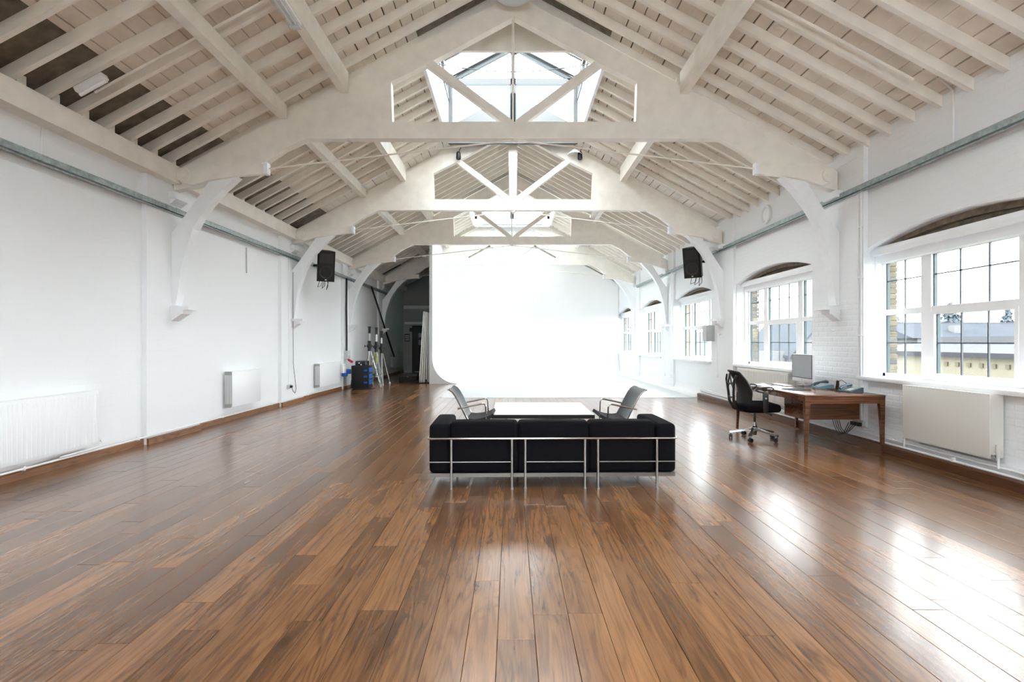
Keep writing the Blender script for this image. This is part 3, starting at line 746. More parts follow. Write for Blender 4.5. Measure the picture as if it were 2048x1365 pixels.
def low_table():
    t = thing('low_table', (0.425, 7.42, 0), 'low square white table with black edge between the two armchairs', 'table', local=True)
    MB().rbox(-0.68, 0.68, -0.68, 0.68, 0.395, 0.446, 0.004, 1).build('tabletop', M['blackm'], t)
    MB().rbox(-0.674, 0.674, -0.674, 0.674, 0.444, 0.450, 0.002, 1).build('white_surface', M['tabletop'], t)
    for sx in (-1, 1):
        for sy in (-1, 1):
            MB().tube([(sx * 0.50, sy * 0.52, 0.405), (sx * 0.50, sy * 0.54, 0.2), (sx * 0.52, sy * 0.58, 0.02)], 0.014).cyl((sx * 0.52, sy * 0.58, 0), (sx * 0.52, sy * 0.58, 0.022), 0.022).build('leg', M['chrome'], t)
        MB().tube([(sx * 0.50, -0.53, 0.33), (sx * 0.46, -0.2, 0.30), (sx * 0.46, 0.2, 0.30), (sx * 0.50, 0.53, 0.33)], 0.011).build('stretcher', M['chrome'], t)
low_table()

# ------------------------------------------------------------------ desk corner
def desk():
    t = thing('desk', (4.215, 7.44, 0), 'dark rosewood desk with tapered legs by the right wall', 'desk', rz=math.radians(1.0), local=True)
    W, D = 0.515, 0.965
    MB().rbox(-W, W, -D, D, 0.705, 0.735, 0.005, 2).build('desktop', M['rosewood'], t)
    MB().box(-W + 0.03, W - 0.03, -D + 0.006, -D + 0.03, 0.625, 0.706).build('end_rail', M['rosewood'], t)
    MB().box(-W + 0.03, W - 0.03, D - 0.03, D - 0.006, 0.625, 0.706).build('end_rail', M['rosewood'], t)
    MB().box(-W + 0.006, -W + 0.028, -D + 0.05, D - 0.05, 0.65, 0.706).build('side_rail', M['rosewood'], t)
    MB().box(W - 0.028, W - 0.006, -D + 0.05, D - 0.05, 0.65, 0.706).build('side_rail', M['rosewood'], t)
    for sx in (-1, 1):
        for sy in (-1, 1):
            x0, y0 = sx * (W - 0.003), sy * (D - 0.003)
            a, b = 0.078, 0.032; ox = sx * (0.0 if sx < 0 else 0.012)
            v = []
            for z, s_, o in ((0, b, 0.0), (0.55, 0.058, 0.0), (0.706, a, 0)):
                xa = x0 - ox * (1 - z / 0.706); v += [(xa, y0, z), (xa - sx * s_, y0, z), (xa - sx * s_, y0 - sy * s_ * 0.8, z), (xa, y0 - sy * s_ * 0.8, z)]
            f = [(0, 1, 2, 3), (8, 9, 10, 11)] + [(4 * r + i, 4 * r + (i + 1) % 4, 4 * r + 4 + (i + 1) % 4, 4 * r + 4 + i) for r in (0, 1) for i in range(4)]
            MB().add(v, f).build('leg', M['rosewood'], t)
    # hanging drawer pedestal
    px0, px1, py0, py1 = -0.395, 0.34, -0.735, -0.29
    p = MB().box(px0, px1, py0, py1, 0.39, 0.645).build('pedestal', M['rosewood'], t)
    MB().box(px0 + 0.05, px1 - 0.05, py0 + 0.05, py1 - 0.05, 0.645, 0.706).build('spacer', M['rosewood'], t)
    for z0, z1 in ((0.398, 0.512), (0.520, 0.638)):
        d = MB().rbox(px0 - 0.016, px0 + 0.001, py0 + 0.006, py1 - 0.006, z0, z1, 0.003, 1).build('drawer', M['rosewood'], t)
        MB().cyl((px0 - 0.016, (py0 + py1) / 2, (z0 + z1) / 2), (px0 - 0.034, (py0 + py1) / 2, (z0 + z1) / 2), 0.008, 0.012).build('knob', M['chrome'], d)
desk()

def office_chair():
    t = thing('office_chair', (3.53, 7.42, 0), 'black mesh swivel office chair with polished five star base at the desk', 'office chair', rz=math.radians(-4), local=True)
    for k in range(5):
        a = math.radians(90 + 72 * k + 4); c, s = math.cos(a), math.sin(a)
        m = Matrix.Rotation(a, 4, 'Z')
        MB().prism([(0.02, 0.125), (0.02, 0.175), (0.10, 0.150), (0.31, 0.105), (0.335, 0.095), (0.335, 0.075), (0.30, 0.082), (0.10, 0.120)], 'y', -0.022, 0.022, mtx=m).build('base_arm', M['alu'], t)
        q = m @ Matrix.Translation((0.32, 0, 0)) @ Matrix.Rotation(0.5 + k, 4, 'Z')
        cs = MB().cyl((0.012, -0.024, 0.029), (0.012, -0.006, 0.029), 0.029, n=16, mtx=q).cyl((0.012, 0.006, 0.029), (0.012, 0.024, 0.029), 0.029, n=16, mtx=q).build('caster', M['black'], t)
        MB().box(-0.012, 0.03, -0.0055, 0.0055, 0.02, 0.062, mtx=q).cyl((0, 0, 0.05), (0, 0, 0.085), 0.007, mtx=q).build('caster_fork', M['black'], cs)
    MB().lathe([(0, 0.06), (0.026, 0.06), (0.030, 0.10), (0.045, 0.125), (0.045, 0.175), (0.028, 0.19), (0.026, 0.25), (0, 0.25)], n=20).build('hub', M['alu'], t)
    MB().cyl((0, 0, 0.25), (0, 0, 0.40), 0.016, n=16).build('gas_column', M['black'], t)
    MB().rbox(-0.12, 0.14, -0.09, 0.09, 0.385, 0.43, 0.012, 2).build('mechanism', M['black'], t)
    MB().tube([(0.09, -0.08, 0.40), (0.10, -0.24, 0.395), (0.12, -0.28, 0.385)], [0.006, 0.006, 0.014]).build('lever', M['black'], t)
    MB().rbox(-0.24, 0.27, -0.26, 0.26, 0.415, 0.53, 0.045, 4, puff=0.012).build('seat', M['fabric'], t)
    # back: oval mesh panel, bowed, in an open frame
    def bp(u, v):            # u across -1..1, v up 0..1
        z = 0.50 + 0.47 * v; hw = 0.235 * (0.62 + 0.50 * math.sin(PI * (0.12 + 0.72 * v)) ** 1.0) * 0.93
        x = -0.225 - 0.02 * v - 0.105 * v * v + 0.05 * math.sin(PI * v)
        return (x + 0.075 * u * u, u * hw, z + (0.02 * (1 - u * u) if v > 0.9 else 0))
    MB().sheet([[bp(k / 6, r / 12) for k in range(-6, 7)] for r in range(13)], 0.022).build('back_mesh', M['mesh'], t)
    loop = [bp(-1, r / 12) for r in range(13)] + [bp(k / 6, 1) for k in range(-5, 6)] + [bp(1, r / 12) for r in range(12, -1, -1)]
    MB().tube([(x - 0.008, y, z) for x, y, z in loop], 0.014, 8).build('back_frame', M['black'], t)
    ribs = MB()
    for s in (-1, 1):
        ribs.tube([(-0.16, s * 0.05, 0.415), (-0.27, s * 0.07, 0.44), (-0.325, s * 0.085, 0.55), (-0.335, s * 0.11, 0.70), (-0.345, s * 0.16, 0.86), (-0.325, s * 0.19, 0.93)], [0.022, 0.022, 0.020, 0.018, 0.016, 0.013], 8)
        ribs.tube([(-0.335, s * 0.115, 0.72), (-0.35, s * 0.05, 0.84), (-0.352, 0, 0.95)], [0.012, 0.012, 0.012], 8)
    ribs.tube([(-0.328, -0.10, 0.62), (-0.333, 0, 0.60), (-0.328, 0.10, 0.62)], 0.014).tube([(-0.342, -0.15, 0.83), (-0.347, 0, 0.80), (-0.342, 0.15, 0.83)], 0.013)
    ribs.build('back_spine', M['black'], t)
    for s in (-1, 1):
        y = s * 0.285
        MB().rbox(0.0, 0.075, y - 0.014, y + 0.014, 0.44, 0.715, 0.008, 2).box(0.015, 0.06, y - s * 0.13, y, 0.418, 0.44).build('arm_post', M['black'], t)
        MB().tube([(-0.10, y, 0.735), (0.0, y, 0.765), (0.07, y, 0.772), (0.125, y, 0.765), (0.145, y, 0.750), (0.13, y, 0.733), (0.10, y, 0.708), (0.03, y, 0.700), (-0.04, y, 0.712), (-0.10, y, 0.735)], 0.011, 8).build('armrest', M['black'], t)
        MB().cyl((0.035, y + s * 0.012, 0.62), (0.035, y + s * 0.026, 0.62), 0.011).build('knob', M['greybox'], t)
office_chair()

def monitor():
    t = thing('monitor', (4.52, 7.92, 0.735), 'slim desktop computer screen with grey display and white chin on the desk', 'computer', rz=math.radians(-2), local=True)
    MB().rbox(-0.022, 0.022, -0.295, 0.295, 0.055, 0.480, 0.008, 2).build('housing', M['whiteplastic'], t)
    MB().rbox(-0.026, -0.020, -0.292, 0.292, 0.115, 0.477, 0.002, 1).build('bezel', M['bezel'], t)
    MB().box(-0.0275, -0.024, -0.280, 0.280, 0.127, 0.466).build('display', M['screen'], t)
    MB().cyl((-0.0215, 0, 0.085), (-0.0235, 0, 0.085), 0.010).build('button', M['greybox'], t)
    MB().prism([(-0.09, 0.001), (-0.09, 0.006), (0.07, 0.008), (0.03, 0.19), (0.045, 0.19), (0.095, 0.004), (0.095, 0.001)], 'y', -0.09, 0.09).build('stand', M['alu'], t)
monitor()
t = thing('keyboard', (4.20, 7.92, 0.735), 'slim white keyboard in front of the screen', 'keyboard', local=True)
MB().rbox(-0.06, 0.06, -0.21, 0.21, 0.0005, 0.010, 0.003, 1).build('tray', M['alu'], t)
kb = MB()
for i in range(5):
    for j in range(14): kb.box(-0.052 + i * 0.021, -0.034 + i * 0.021, -0.202 + j * 0.029, -0.176 + j * 0.029, 0.0095, 0.0125)
tag(kb.build('keys', M['whiteplastic'], t), kind='stuff')
t = thing('graphics_tablet', (4.02, 7.22, 0.735), 'thin black tablet lying on the desk', 'tablet', rz=0.25, local=True)
MB().rbox(-0.15, 0.15, -0.11, 0.11, 0.0005, 0.012, 0.004, 2).build('slab', M['black'], t)
MB().box(-0.12, 0.12, -0.085, 0.085, 0.0118, 0.0128).build('drawing_area', M['blackm'], t)
MB().cyl((-0.10, 0.12, 0.008), (0.05, 0.125, 0.008), 0.006, 0.004).build('pen', M['black'], t)
for i, (x, y, a, l) in enumerate(((3.90, 7.62, 0.15, 'white paper sheet on the desk nearest the office chair'), (3.93, 8.05, -0.2, 'white paper sheet at the far end of the desk'))):
    o = MB().box(-0.105, 0.105, -0.148, 0.148, 0.0005, 0.003).build('paper', M['paper'], None, (0, 0, 0)); o.location = (x, y, 0.735); o.rotation_euler = (0, 0, a); tag(o, l, 'paper', 'papers on the desk')
def phone(loc, rz, m, label):
    t = thing('desk_phone', loc, label, 'telephone', 'desk phones', rz=rz, local=True)
    MB().prism([(-0.11, 0.001), (0.11, 0.001), (0.11, 0.062), (0.09, 0.066), (-0.10, 0.020), (-0.11, 0.016)], 'y', -0.10, 0.10).build('body', m, t)
    sl_ = math.atan2(0.046, 0.19); q = Matrix.Translation((-0.10, 0, 0.020)) @ Matrix.Rotation(-sl_, 4, 'Y')
    h = MB().tube([(0.00, 0.065, 0.022), (0.03, 0.065, 0.034), (0.10, 0.065, 0.042), (0.17, 0.065, 0.034), (0.20, 0.065, 0.022)], [0.020, 0.022, 0.014, 0.022, 0.020], 8, mtx=q).build('handset', M['phone'], t)
    for i in range(4):
        for j in range(3):
            MB().rbox(0.02 + i * 0.024, 0.037 + i * 0.024, -0.065 + j * 0.028, -0.045 + j * 0.028, 0.0, 0.006, 0.0015, 1, mtx=q).build('key', M['greybox'], t)
    MB().box(0.125, 0.185, -0.075, 0.02, 0.0, 0.003, mtx=q).build('display', M['screen'], t)
phone((4.56, 6.88, 0.735), math.radians(15), M['phone'], 'slate blue desk phone at the near right corner of the desk')
phone((4.52, 7.42, 0.735), math.radians(-15), M['phonelight'], 'light blue desk phone behind the slate blue one on the desk')
coil = [(4.44 + 0.010 * math.cos(k * 0.9) + 0.012 * math.sin(k * 0.05), 6.98 + k * 0.0038, 0.747 + 0.010 * math.sin(k * 0.9)) for k in range(60)]
o = MB().tube(coil, 0.003, 5).build('coiled_cord', M['black'], None, (4.44, 7.0, 0.736)); tag(o, 'black coiled phone cord lying between the desk phones', 'cord')
o = MB().tube([(4.62, 7.26, 0.737), (4.625, 7.25, 0.80), (4.62, 7.24, 0.86)], [0.02, 0.022, 0.018], 8).tube([(4.62, 7.24, 0.84), (4.66, 7.22, 0.87), (4.69, 7.18, 0.84), (4.70, 7.12, 0.76), (4.70, 7.08, 0.739)], 0.004, 6).build('phone_headset', M['black'], None, (4.62, 7.25, 0.736)); tag(o, 'small black upright gadget with curved wire between the phones', 'gadget')
o = MB().tube([(4.56, 7.80, 0.739), (4.58, 7.70, 0.80), (4.60, 7.62, 0.745), (4.62, 7.5, 0.739)], 0.004, 6).build('cable', M['black'], None, (4.6, 7.65, 0.736)); tag(o, 'thin dark cable between the computer screen and the phones', 'cable')
# sockets and cables under the desk
t = thing('wall_socket', (4.80, 7.05, 0.28), 'wall socket with black plugs and dangling cables under the desk', 'socket')
MB().rbox(4.775, 4.815, 6.95, 7.16, 0.24, 0.33, 0.006, 2).build('plate', M['greybox'], t)
for y in (6.99, 7.06, 7.12): MB().rbox(4.725, 4.778, y - 0.022, y + 0.022, 0.255, 0.305, 0.008, 2).build('plug', M['black'], t)
for k in range(4):
    y = 7.02 + 0.05 * k
    MB().tube([(4.73, y, 0.28), (4.69, y + 0.04, 0.20 - 0.02 * k), (4.66, y + 0.10, 0.13 - 0.015 * k), (4.63, y + 0.16, 0.20), (4.60, y + 0.20, 0.40), (4.58, y + 0.22, 0.62)], 0.005, 6).build('cable', M['black'], t)
MB().tube([(4.79, 6.96, 0.26), (4.785, 6.75, 0.225), (4.78, 6.4, 0.19)], 0.008, 6).build('lead', M['pipe'], t)

# ------------------------------------------------------------------ radiators and pipes
def radiator(x, sgn, ya, yb, z0, z1, m, label, flutes=True, valve='near', thick=0.09, group='panel radiators'):
    """x: wall face, sgn: direction into the room"""
    t = thing('radiator', (x, (ya + yb) / 2, z0), label, 'radiator', group)
    f = x + sgn * (0.03 + thick); bk = x + sgn * 0.03
    panel = MB().rbox(f - sgn * 0.014, f, ya, yb, z0, z1, 0.005, 2)
    if flutes:
        n = int((yb - ya) / 0.05)
        for k in range(n):
            yy = ya + (k + 0.5) * (yb - ya) / n
            panel.prism([(f - sgn * 0.001, yy - 0.012), (f + sgn * 0.005, yy - 0.006), (f + sgn * 0.005, yy + 0.006), (f - sgn * 0.001, yy + 0.012)], 'z', z0 + 0.03, z1 - 0.04)
    else:
        n = int((yb - ya) / 0.04)
        for z in (z0 + 0.018, z1 - 0.018):
            for k in range(n): panel.rbox(f - sgn * 0.002, f + sgn * 0.002, ya + (k + 0.35) * (yb - ya) / n, ya + (k + 0.65) * (yb - ya) / n, z - 0.004, z + 0.004, 0.001, 1)
    panel.build('front_panel', m, t)
    MB().rbox(bk, bk + sgn * 0.014, ya + 0.01, yb - 0.01, z0, z1, 0.005, 2).build('back_panel', m, t)
    MB().box(bk + sgn * 0.014, f - sgn * 0.014, ya + 0.02, yb - 0.02, z1 - 0.012, z1 - 0.004).build('top_grille', m, t)
    MB().box(bk, f - sgn * 0.012, ya + 0.001, ya + 0.008, z0 + 0.01, z1 - 0.003).build('end_cap', m, t)
    b = MB()
    for k in range(int((yb - ya) / 0.10)): b.box(bk + sgn * 0.014, f - sgn * 0.014, ya + 0.05 + 0.1 * k, ya + 0.054 + 0.1 * k, z0 + 0.04, z1 - 0.02)
    b.build('fins', m, t)
    for y in (ya + 0.2, yb - 0.2): MB().box(x, bk, y - 0.02, y + 0.02, z0 + 0.1, z1 - 0.1).build('bracket', m, t)
    return t
t = radiator(XR, 1 * -1, 5.04, 6.16, 0.255, 0.895, M['radiator'], 'large flat cream panel radiator under the nearest window on the right', False, thick=0.14)
MB().cyl((4.76, 5.0, 0.30), (4.76, 5.045, 0.30), 0.012).cyl((4.76, 5.0, 0.27), (4.76, 5.0, 0.33), 0.016).cyl((4.76, 5.0, 0.33), (4.76, 5.0, 0.40), 0.022, 0.018).build('valve', M['radiator'], t)
MB().cyl((4.76, 5.0, 0.27), (4.76, 5.0, 0.17), 0.010).cyl((4.76, 6.20, 0.30), (4.76, 6.20, 0.13), 0.010).cyl((4.76, 6.16, 0.30), (4.76, 6.21, 0.30), 0.010).build('riser_pipe', M['pipe'], t)
MB().cyl((4.72, 5.03, 0.285), (4.77, 5.03, 0.285), 0.014).build('lockshield', M['chrome'], t)
radiator(XR, -1, 8.75, 10.70, 0.30, 0.875, M['radiator'], 'fluted cream radiator under the second window, behind the desk', True, thick=0.12)
def lradiator(ya, yb, z0, z1, label, m, flutes):
    t = radiator(XL, 1, ya, yb, z0, z1, m, label, flutes, thick=0.11)
    return t
t = lradiator(4.30, 6.10, 0.19, 0.83, 'long white fluted radiator on the left wall, nearest the camera', M['radwhite'], True)
MB().tube([(-4.93, 6.05, 0.22), (-4.93, 6.14, 0.24), (-4.93, 6.17, 0.20), (-4.93, 6.12, 0.15), (-4.93, 5.6, 0.145)], 0.011).build('pipe', M['pipe'], t)
for ya, yb, z0, z1, lb in ((8.98, 10.05, 0.255, 0.885, 'white radiator with open grey end grille on the left wall, between first and second truss'),
                           (13.1, 14.7, 0.24, 0.845, 'small looking white radiator with grey end on the left wall, between second and third truss'),
                           (21.3, 22.9, 0.30, 0.84, 'pale radiator in the dark alley left of the studio backdrop')):
    t = lradiator(ya, yb, z0, z1, lb, M['radwhite'], False)
    b = MB().box(-5.02, -4.895, ya - 0.006, ya + 0.003, z0 + 0.01, z1)
    b.build('end_grille', M['radgrille'], t)
    b = MB()
    for k in range(5): b.box(-5.01 + k * 0.024, -5.0 + k * 0.024, ya - 0.012, ya - 0.005, z0 + 0.06, z1 - 0.06)
    b.build('grille_bar', M['radwhite'], t)

def run(name, pts, r, m, label, cat, group=None, n=8, clips=None):
    t = MB().tube(pts, r, n).build(name, m, None, pts[0]); tag(t, label, cat, group)
    if clips:
        for p in clips: MB().rbox(p[0] - 0.02, p[0] + 0.02, p[1] - 0.012, p[1] + 0.012, p[2] - 0.02, p[2] + 0.03, 0.003, 1).build('clip', m, t)
    return t
run('heating_pipe', [(4.748, Y0 + 0.1, 0.128), (4.748, 12.9, 0.128)], 0.013, M['pipe'], 'lower of two white pipes along the right skirting', 'pipe', 'white heating pipes', clips=[(4.755, y, 0.135) for y in (3.6, 5.5, 7.6, 9.6)])
run('heating_pipe', [(4.776, Y0 + 0.1, 0.178), (4.776, 12.9, 0.178)], 0.011, M['pipe'], 'upper of two white pipes along the right skirting', 'pipe', 'white heating pipes')
run('heating_pipe', [(-4.945, Y0 + 0.1, 0.12), (-4.945, 15.1, 0.12)], 0.012, M['pipe'], 'white pipe running above the skirting along the left wall', 'pipe', 'white heating pipes', clips=[(-4.955, y, 0.12) for y in (4.0, 5.2, 6.8, 8.8, 10.6, 12.5)])

def tray(x, sgn, z, ya, yb, label):
    t = thing('cable_tray', (x, (ya + yb) / 2, z), label, 'cable tray', 'galvanised cable trays')
    y = ya; first = True
    while y < yb - 0.1:
        e = min(y + 3.0, yb)
        MB().prism([(x, z - 0.036), (x + sgn * 0.045, z - 0.036), (x + sgn * 0.045, z + 0.030), (x + sgn * 0.040, z + 0.036), (x, z + 0.036)], 'y', y, e - 0.006).build('section', M['galv'], t)
        MB().box(x, x + sgn * 0.049, e - 0.05, e + 0.045 if e < yb else e, z - 0.039, z + 0.039).build('coupling', M['galv'], t)
        y = e
    b = MB().cyl((x + sgn * 0.02, ya, z - 0.055), (x + sgn * 0.02, yb, z - 0.055), 0.012)
    b.build('conduit', M['galv'], t)
tray(XLP, 1, 3.35, Y0 + 0.1, 21.0, 'galvanised steel cable tray running along the left wall')
tray(XRP, -1, 3.53, Y0 + 0.1, 19.5, 'galvanised steel cable tray running along the right wall above the windows')

# thin conduits and cables on the walls
run('conduit', [(XLP + 0.03 - 0.10, 5.50, 3.36), (XL + 0.012, 5.50, 3.72)], 0.010, M['pipe'], 'short thin white conduit above the tray on the left wall', 'conduit')
run('conduit', [(XL + 0.012, 8.0, 3.0), (XL + 0.012, 8.0, 3.0 - 0.001)], 0.001, M['pipe'], 'x', 'conduit') if False else None
run('drop_rod', [(XL + 0.015, 9.75, 3.20), (XL + 0.015, 9.75, 2.72)], 0.010, M['greybox'], 'short grey rod hanging below the left tray', 'rod')
run('conduit', [(XLP + 0.012, 11.45, 3.30), (XLP + 0.012, 11.45, 0.42)], 0.010, M['pipe'], 'thin white conduit down to the socket on the left wall', 'conduit')
t = thing('wall_socket', (XLP, 11.45, 0.40), 'double socket with one plug on the left wall between the radiators', 'socket')
MB().rbox(XLP, XLP + 0.03, 11.36, 11.54, 0.36, 0.45, 0.005, 2).build('plate', M['greybox'], t)
MB().rbox(XLP + 0.03, XLP + 0.075, 11.46, 11.52, 0.38, 0.43, 0.006, 2).build('plug', M['black'], t)
run('speaker_cable', [(XLP + 0.06, 11.55, 2.98), (XLP + 0.04, 11.6, 2.5), (XLP + 0.05, 11.58, 1.6), (XLP + 0.04, 11.62, 0.9), (XLP + 0.05, 11.75, 0.32), (XLP + 0.06, 11.66, 0.24), (XLP + 0.055, 11.56, 0.30), (XLP + 0.055, 11.50, 0.40)], 0.006, M['black'], 'thin black cable hanging down the left wall to the socket', 'cable')
run('power_cable', [(XLP + 0.05, 15.35, 3.32), (XLP + 0.045, 15.35, 2.4), (XLP + 0.05, 15.36, 1.6), (XLP + 0.05, 15.36, 1.12)], 0.030, M['black'], 'thick black power cable hanging down the left wall to the grey box', 'cable')
t = thing('conduit', (XRP, 7.06, 0.2), 'pair of thin white conduits down the right wall pier beside the nearest window', 'conduit')
for k, y in enumerate((7.03, 7.09)):
    p = MB().cyl((XRP - 0.011, y, 0.21), (XRP - 0.011, y, 3.50), 0.009 if k else 0.011); p.build('tube', M['pipe'], t)
for z in (0.6, 1.5, 2.3, 3.0): MB().rbox(XRP - 0.018, XRP, 7.01, 7.11, z - 0.012, z + 0.012, 0.003, 1).build('clip', M['pipe'], t)
run('conduit', [(4.46, 5.63, 4.44), (4.72, 5.63, 4.30), (4.86, 5.63, 4.18), (4.862, 5.63, 4.05), (4.862, 5.63, 3.60)], 0.012, M['pipe'], 'thin white conduit dropping from the roof to the tray on the right wall', 'conduit')
run('conduit', [(1.0, 5.66, 6.17), (4.45, 5.66, 4.31)], 0.014, M['cream'], 'cream conduit climbing the right roof slope beside a rafter', 'conduit', 'roof conduits')
run('conduit', [(-0.9, 5.66, 6.17), (-4.6, 5.66, 4.17)], 0.014, M['cream'], 'cream conduit climbing the left roof slope beside a rafter', 'conduit', 'roof conduits')

t = thing('air_vent', (XR, 9.74, 3.83), 'round white vent on the right wall above the second window', 'vent')
MB().lathe([(0.12, 0), (0.175, 0.0), (0.18, 0.02), (0.175, 0.05), (0.15, 0.06), (0.13, 0.05), (0.12, 0.03)], n=28, mtx=Matrix.Translation((XR, 9.74, 3.83)) @ Matrix.Rotation(-PI / 2, 4, 'Y')).build('ring', M['white'], t)
MB().cyl((XR, 9.74, 3.83), (XR - 0.03, 9.74, 3.83), 0.125, n=28).build('cover', M['white'], t)
for y, lb in ((7.62, 'small white knob on the nearest right pier below the brace'), (11.75, 'small white knob on the second right pier')):
    t = MB().cyl((XRP, y, 1.58), (XRP - 0.03, y, 1.58), 0.012).cyl((XRP - 0.03, y, 1.58), (XRP - 0.055, y, 1.575), 0.026, 0.022, n=16).build('wall_hook', M['whiteplastic'], None, (XRP, y, 1.58)); tag(t, lb, 'wall hook')
t = thing('switch_box', (XRP, 12.25, 1.40), 'grey electrical box on the right wall beside the third window', 'electrical box')
MB().rbox(4.64, XRP + 0.06, 12.12, 12.40, 1.42, 1.80, 0.008, 2).build('case', M['greybox'], t)
MB().rbox(4.632, 4.642, 12.13, 12.39, 1.43, 1.79, 0.004, 1).build('lid', M['greybox'], t)
for i, (px, d, zt, zb, lb) in enumerate(((1330, 15.35, 1.9, 0.40, 'thin white pull cord farther left, by the third right brace'), (1342.5, 14.9, 3.40, 0.38, 'long white pull cord between the third and fourth windows'), (1435, 11.68, 1.88, 0.62, 'white pull cord hanging below the second right brace'))):
    x = min((px - 1022) * d / F, XRP - 0.03)
    t = thing('pull_cord', (x, d, zb), lb, 'pull cord', 'pull cords on the right wall')
    MB().cyl((x, d, zb + 0.05), (x, d, zt), 0.006, n=6).box(x - 0.01, XRP, d - 0.02, d + 0.02, zt - 0.02, zt + 0.03).build('cord', M['pipe'], t)
    MB().lathe([(0, 0), (0.016, 0.01), (0.024, 0.04), (0.020, 0.075), (0.006, 0.10), (0, 0.10)], (x, d, zb - 0.03), 10).build('toggle', M['pipe'], t)

# ------------------------------------------------------------------ loudspeakers
def speaker(loc, rz, sgn, label):
    t = thing('loudspeaker', loc, label, 'loudspeaker', 'wall loudspeakers', rz=rz, local=True)
    q = Matrix.Rotation(math.radians(14), 4, 'X')
    prof = [(-0.20, -0.19), (0.20, -0.19), (0.15, 0.14), (0.10, 0.19), (-0.10, 0.19), (-0.15, 0.14)]
    MB().prism(prof, 'z', -0.36, 0.36, mtx=q).build('cabinet', M['black'], t)
    MB().rbox(-0.19, 0.19, -0.215, -0.185, -0.355, 0.355, 0.025, 3, mtx=q).build('front_baffle', M['blackm'], t)
    MB().lathe([(0.15, 0), (0.155, 0.012), (0.14, 0.015), (0.11, -0.005), (0.04, -0.02), (0, -0.012)], (0, 0, 0), 28, mtx=q @ Matrix.Translation((0, -0.213, -0.14)) @ Matrix.Rotation(PI / 2, 4, 'X')).build('woofer', M['black'], t)
    MB().prism([(-0.15, 0.08), (0.15, 0.08), (0.13, 0.29), (-0.13, 0.29)], 'y', -0.222, -0.212, mtx=q).build('horn', M['black'], t)
    MB().box(-0.02, 0.02, -0.222, -0.214, -0.325, -0.305, mtx=q).build('badge', M['whiteplastic'], t)
    MB().box(-0.08, 0.08, 0.18, 0.26, -0.09, 0.09, mtx=q).tube([(0, 0.24, 0), (0, 0.34, 0.05), (sgn * -0.20, 0.46, 0.05)], 0.03).build('bracket', M['black'], t)
    for k in range(3): MB().tube([(-0.1 + 0.1 * k, 0.15, -0.36), (-0.14 + 0.1 * k, 0.20, -0.50 - 0.03 * k), (-0.05 + 0.08 * k, 0.28, -0.46), (0.05 * k, 0.30, -0.30)], 0.007, 6).build('cable', M['black'], t)
speaker((-4.47, 12.30, 3.24), math.radians(28), 1, 'black loudspeaker hung high on the left wall behind the second brace')
speaker((4.38, 12.25, 3.32), math.radians(-35), -1, 'black loudspeaker hung high on the right wall behind the second brace')

# ------------------------------------------------------------------ alley left of the backdrop
def distro():
    t = thing('power_rack', (-4.50, 15.35, 0), 'black power distribution rack with blue sockets by the left wall', 'power rack')
    MB().rbox(-4.73, -4.22, 15.15, 15.60, 0.02, 0.70, 0.012, 2).build('case', M['blackm'], t)
    MB().rbox(-4.62, -4.30, 15.18, 15.55, 0.70, 0.84, 0.02, 2).build('top_case', M['black'], t)
    for k in range(3):
        MB().rbox(-4.215, -4.20, 15.17, 15.50, 0.14 + 0.18 * k, 0.27 + 0.18 * k, 0.003, 1).build('socket_panel', M['blue'], t)
        for j in range(2): MB().cyl((-4.27 + 0.0 + 0.05 * j - 0.06, 15.15, 0.20 + 0.18 * k), (-4.27 + 0.05 * j - 0.06, 15.115, 0.20 + 0.18 * k), 0.028, n=12).build('socket', M['blue'], t)
    for x, z in ((-4.50, 0.78), (-4.44, 0.73)): MB().cyl((x, 15.19, z), (x, 15.16, z), 0.02).build('plug', M['whiteplastic'], t)
    MB().tube([(-4.70, 15.13, 0.62), (-4.69, 15.10, 0.35), (-4.72, 15.08, 0.06), (-4.60, 15.04, 0.02), (-4.25, 15.05, 0.02), (-4.05, 15.25, 0.02)], 0.015).build('cable', M['black'], t)
    for x in (-4.68, -4.27):
        for y in (15.2, 15.55): MB().cyl((x, y, 0), (x, y, 0.025), 0.02).build('foot', M['black'], t)
distro()
t = thing('isolator_box', (XLP, 15.35, 0.9), 'pale grey isolator box with red plug on the left wall', 'electrical box')
MB().rbox(XLP, -4.86, 15.24, 15.48, 0.90, 1.14, 0.008, 2).build('case', M['greybox'], t)
MB().cyl((-4.86, 15.36, 1.02), (-4.85, 15.36, 1.02), 0.03).build('dial', M['whiteplastic'], t)
MB().cyl((-4.87, 15.40, 0.86), (-4.76, 15.36, 0.80), 0.035).build('red_plug', M['red'], t)
MB().cyl((-4.90, 15.40, 0.9), (-4.87, 15.40, 0.84), 0.03).build('red_plug_tail', M['red'], t)
t = thing('socket_panel', (XLP, 15.0, 0.40), 'white socket panel with blue connectors low on the left wall', 'socket')
MB().rbox(XLP, -4.86, 14.82, 15.18, 0.50, 0.76, 0.008, 2).build('plate', M['whiteplastic'], t)
for y in (14.90, 15.02): MB().rbox(-4.92, -4.80, y - 0.05, y + 0.05, 0.40, 0.50, 0.012, 2).build('connector', M['blue'], t)
MB().rbox(-4.85, -4.74, 15.08, 15.20, 0.46, 0.60, 0.012, 2).build('connector', M['blue'], t)
for y in (14.9, 15.0, 15.1): MB().cyl((-4.86, y, 0.72), (-4.855, y, 0.72), 0.018).build('button', M['greybox'], t)

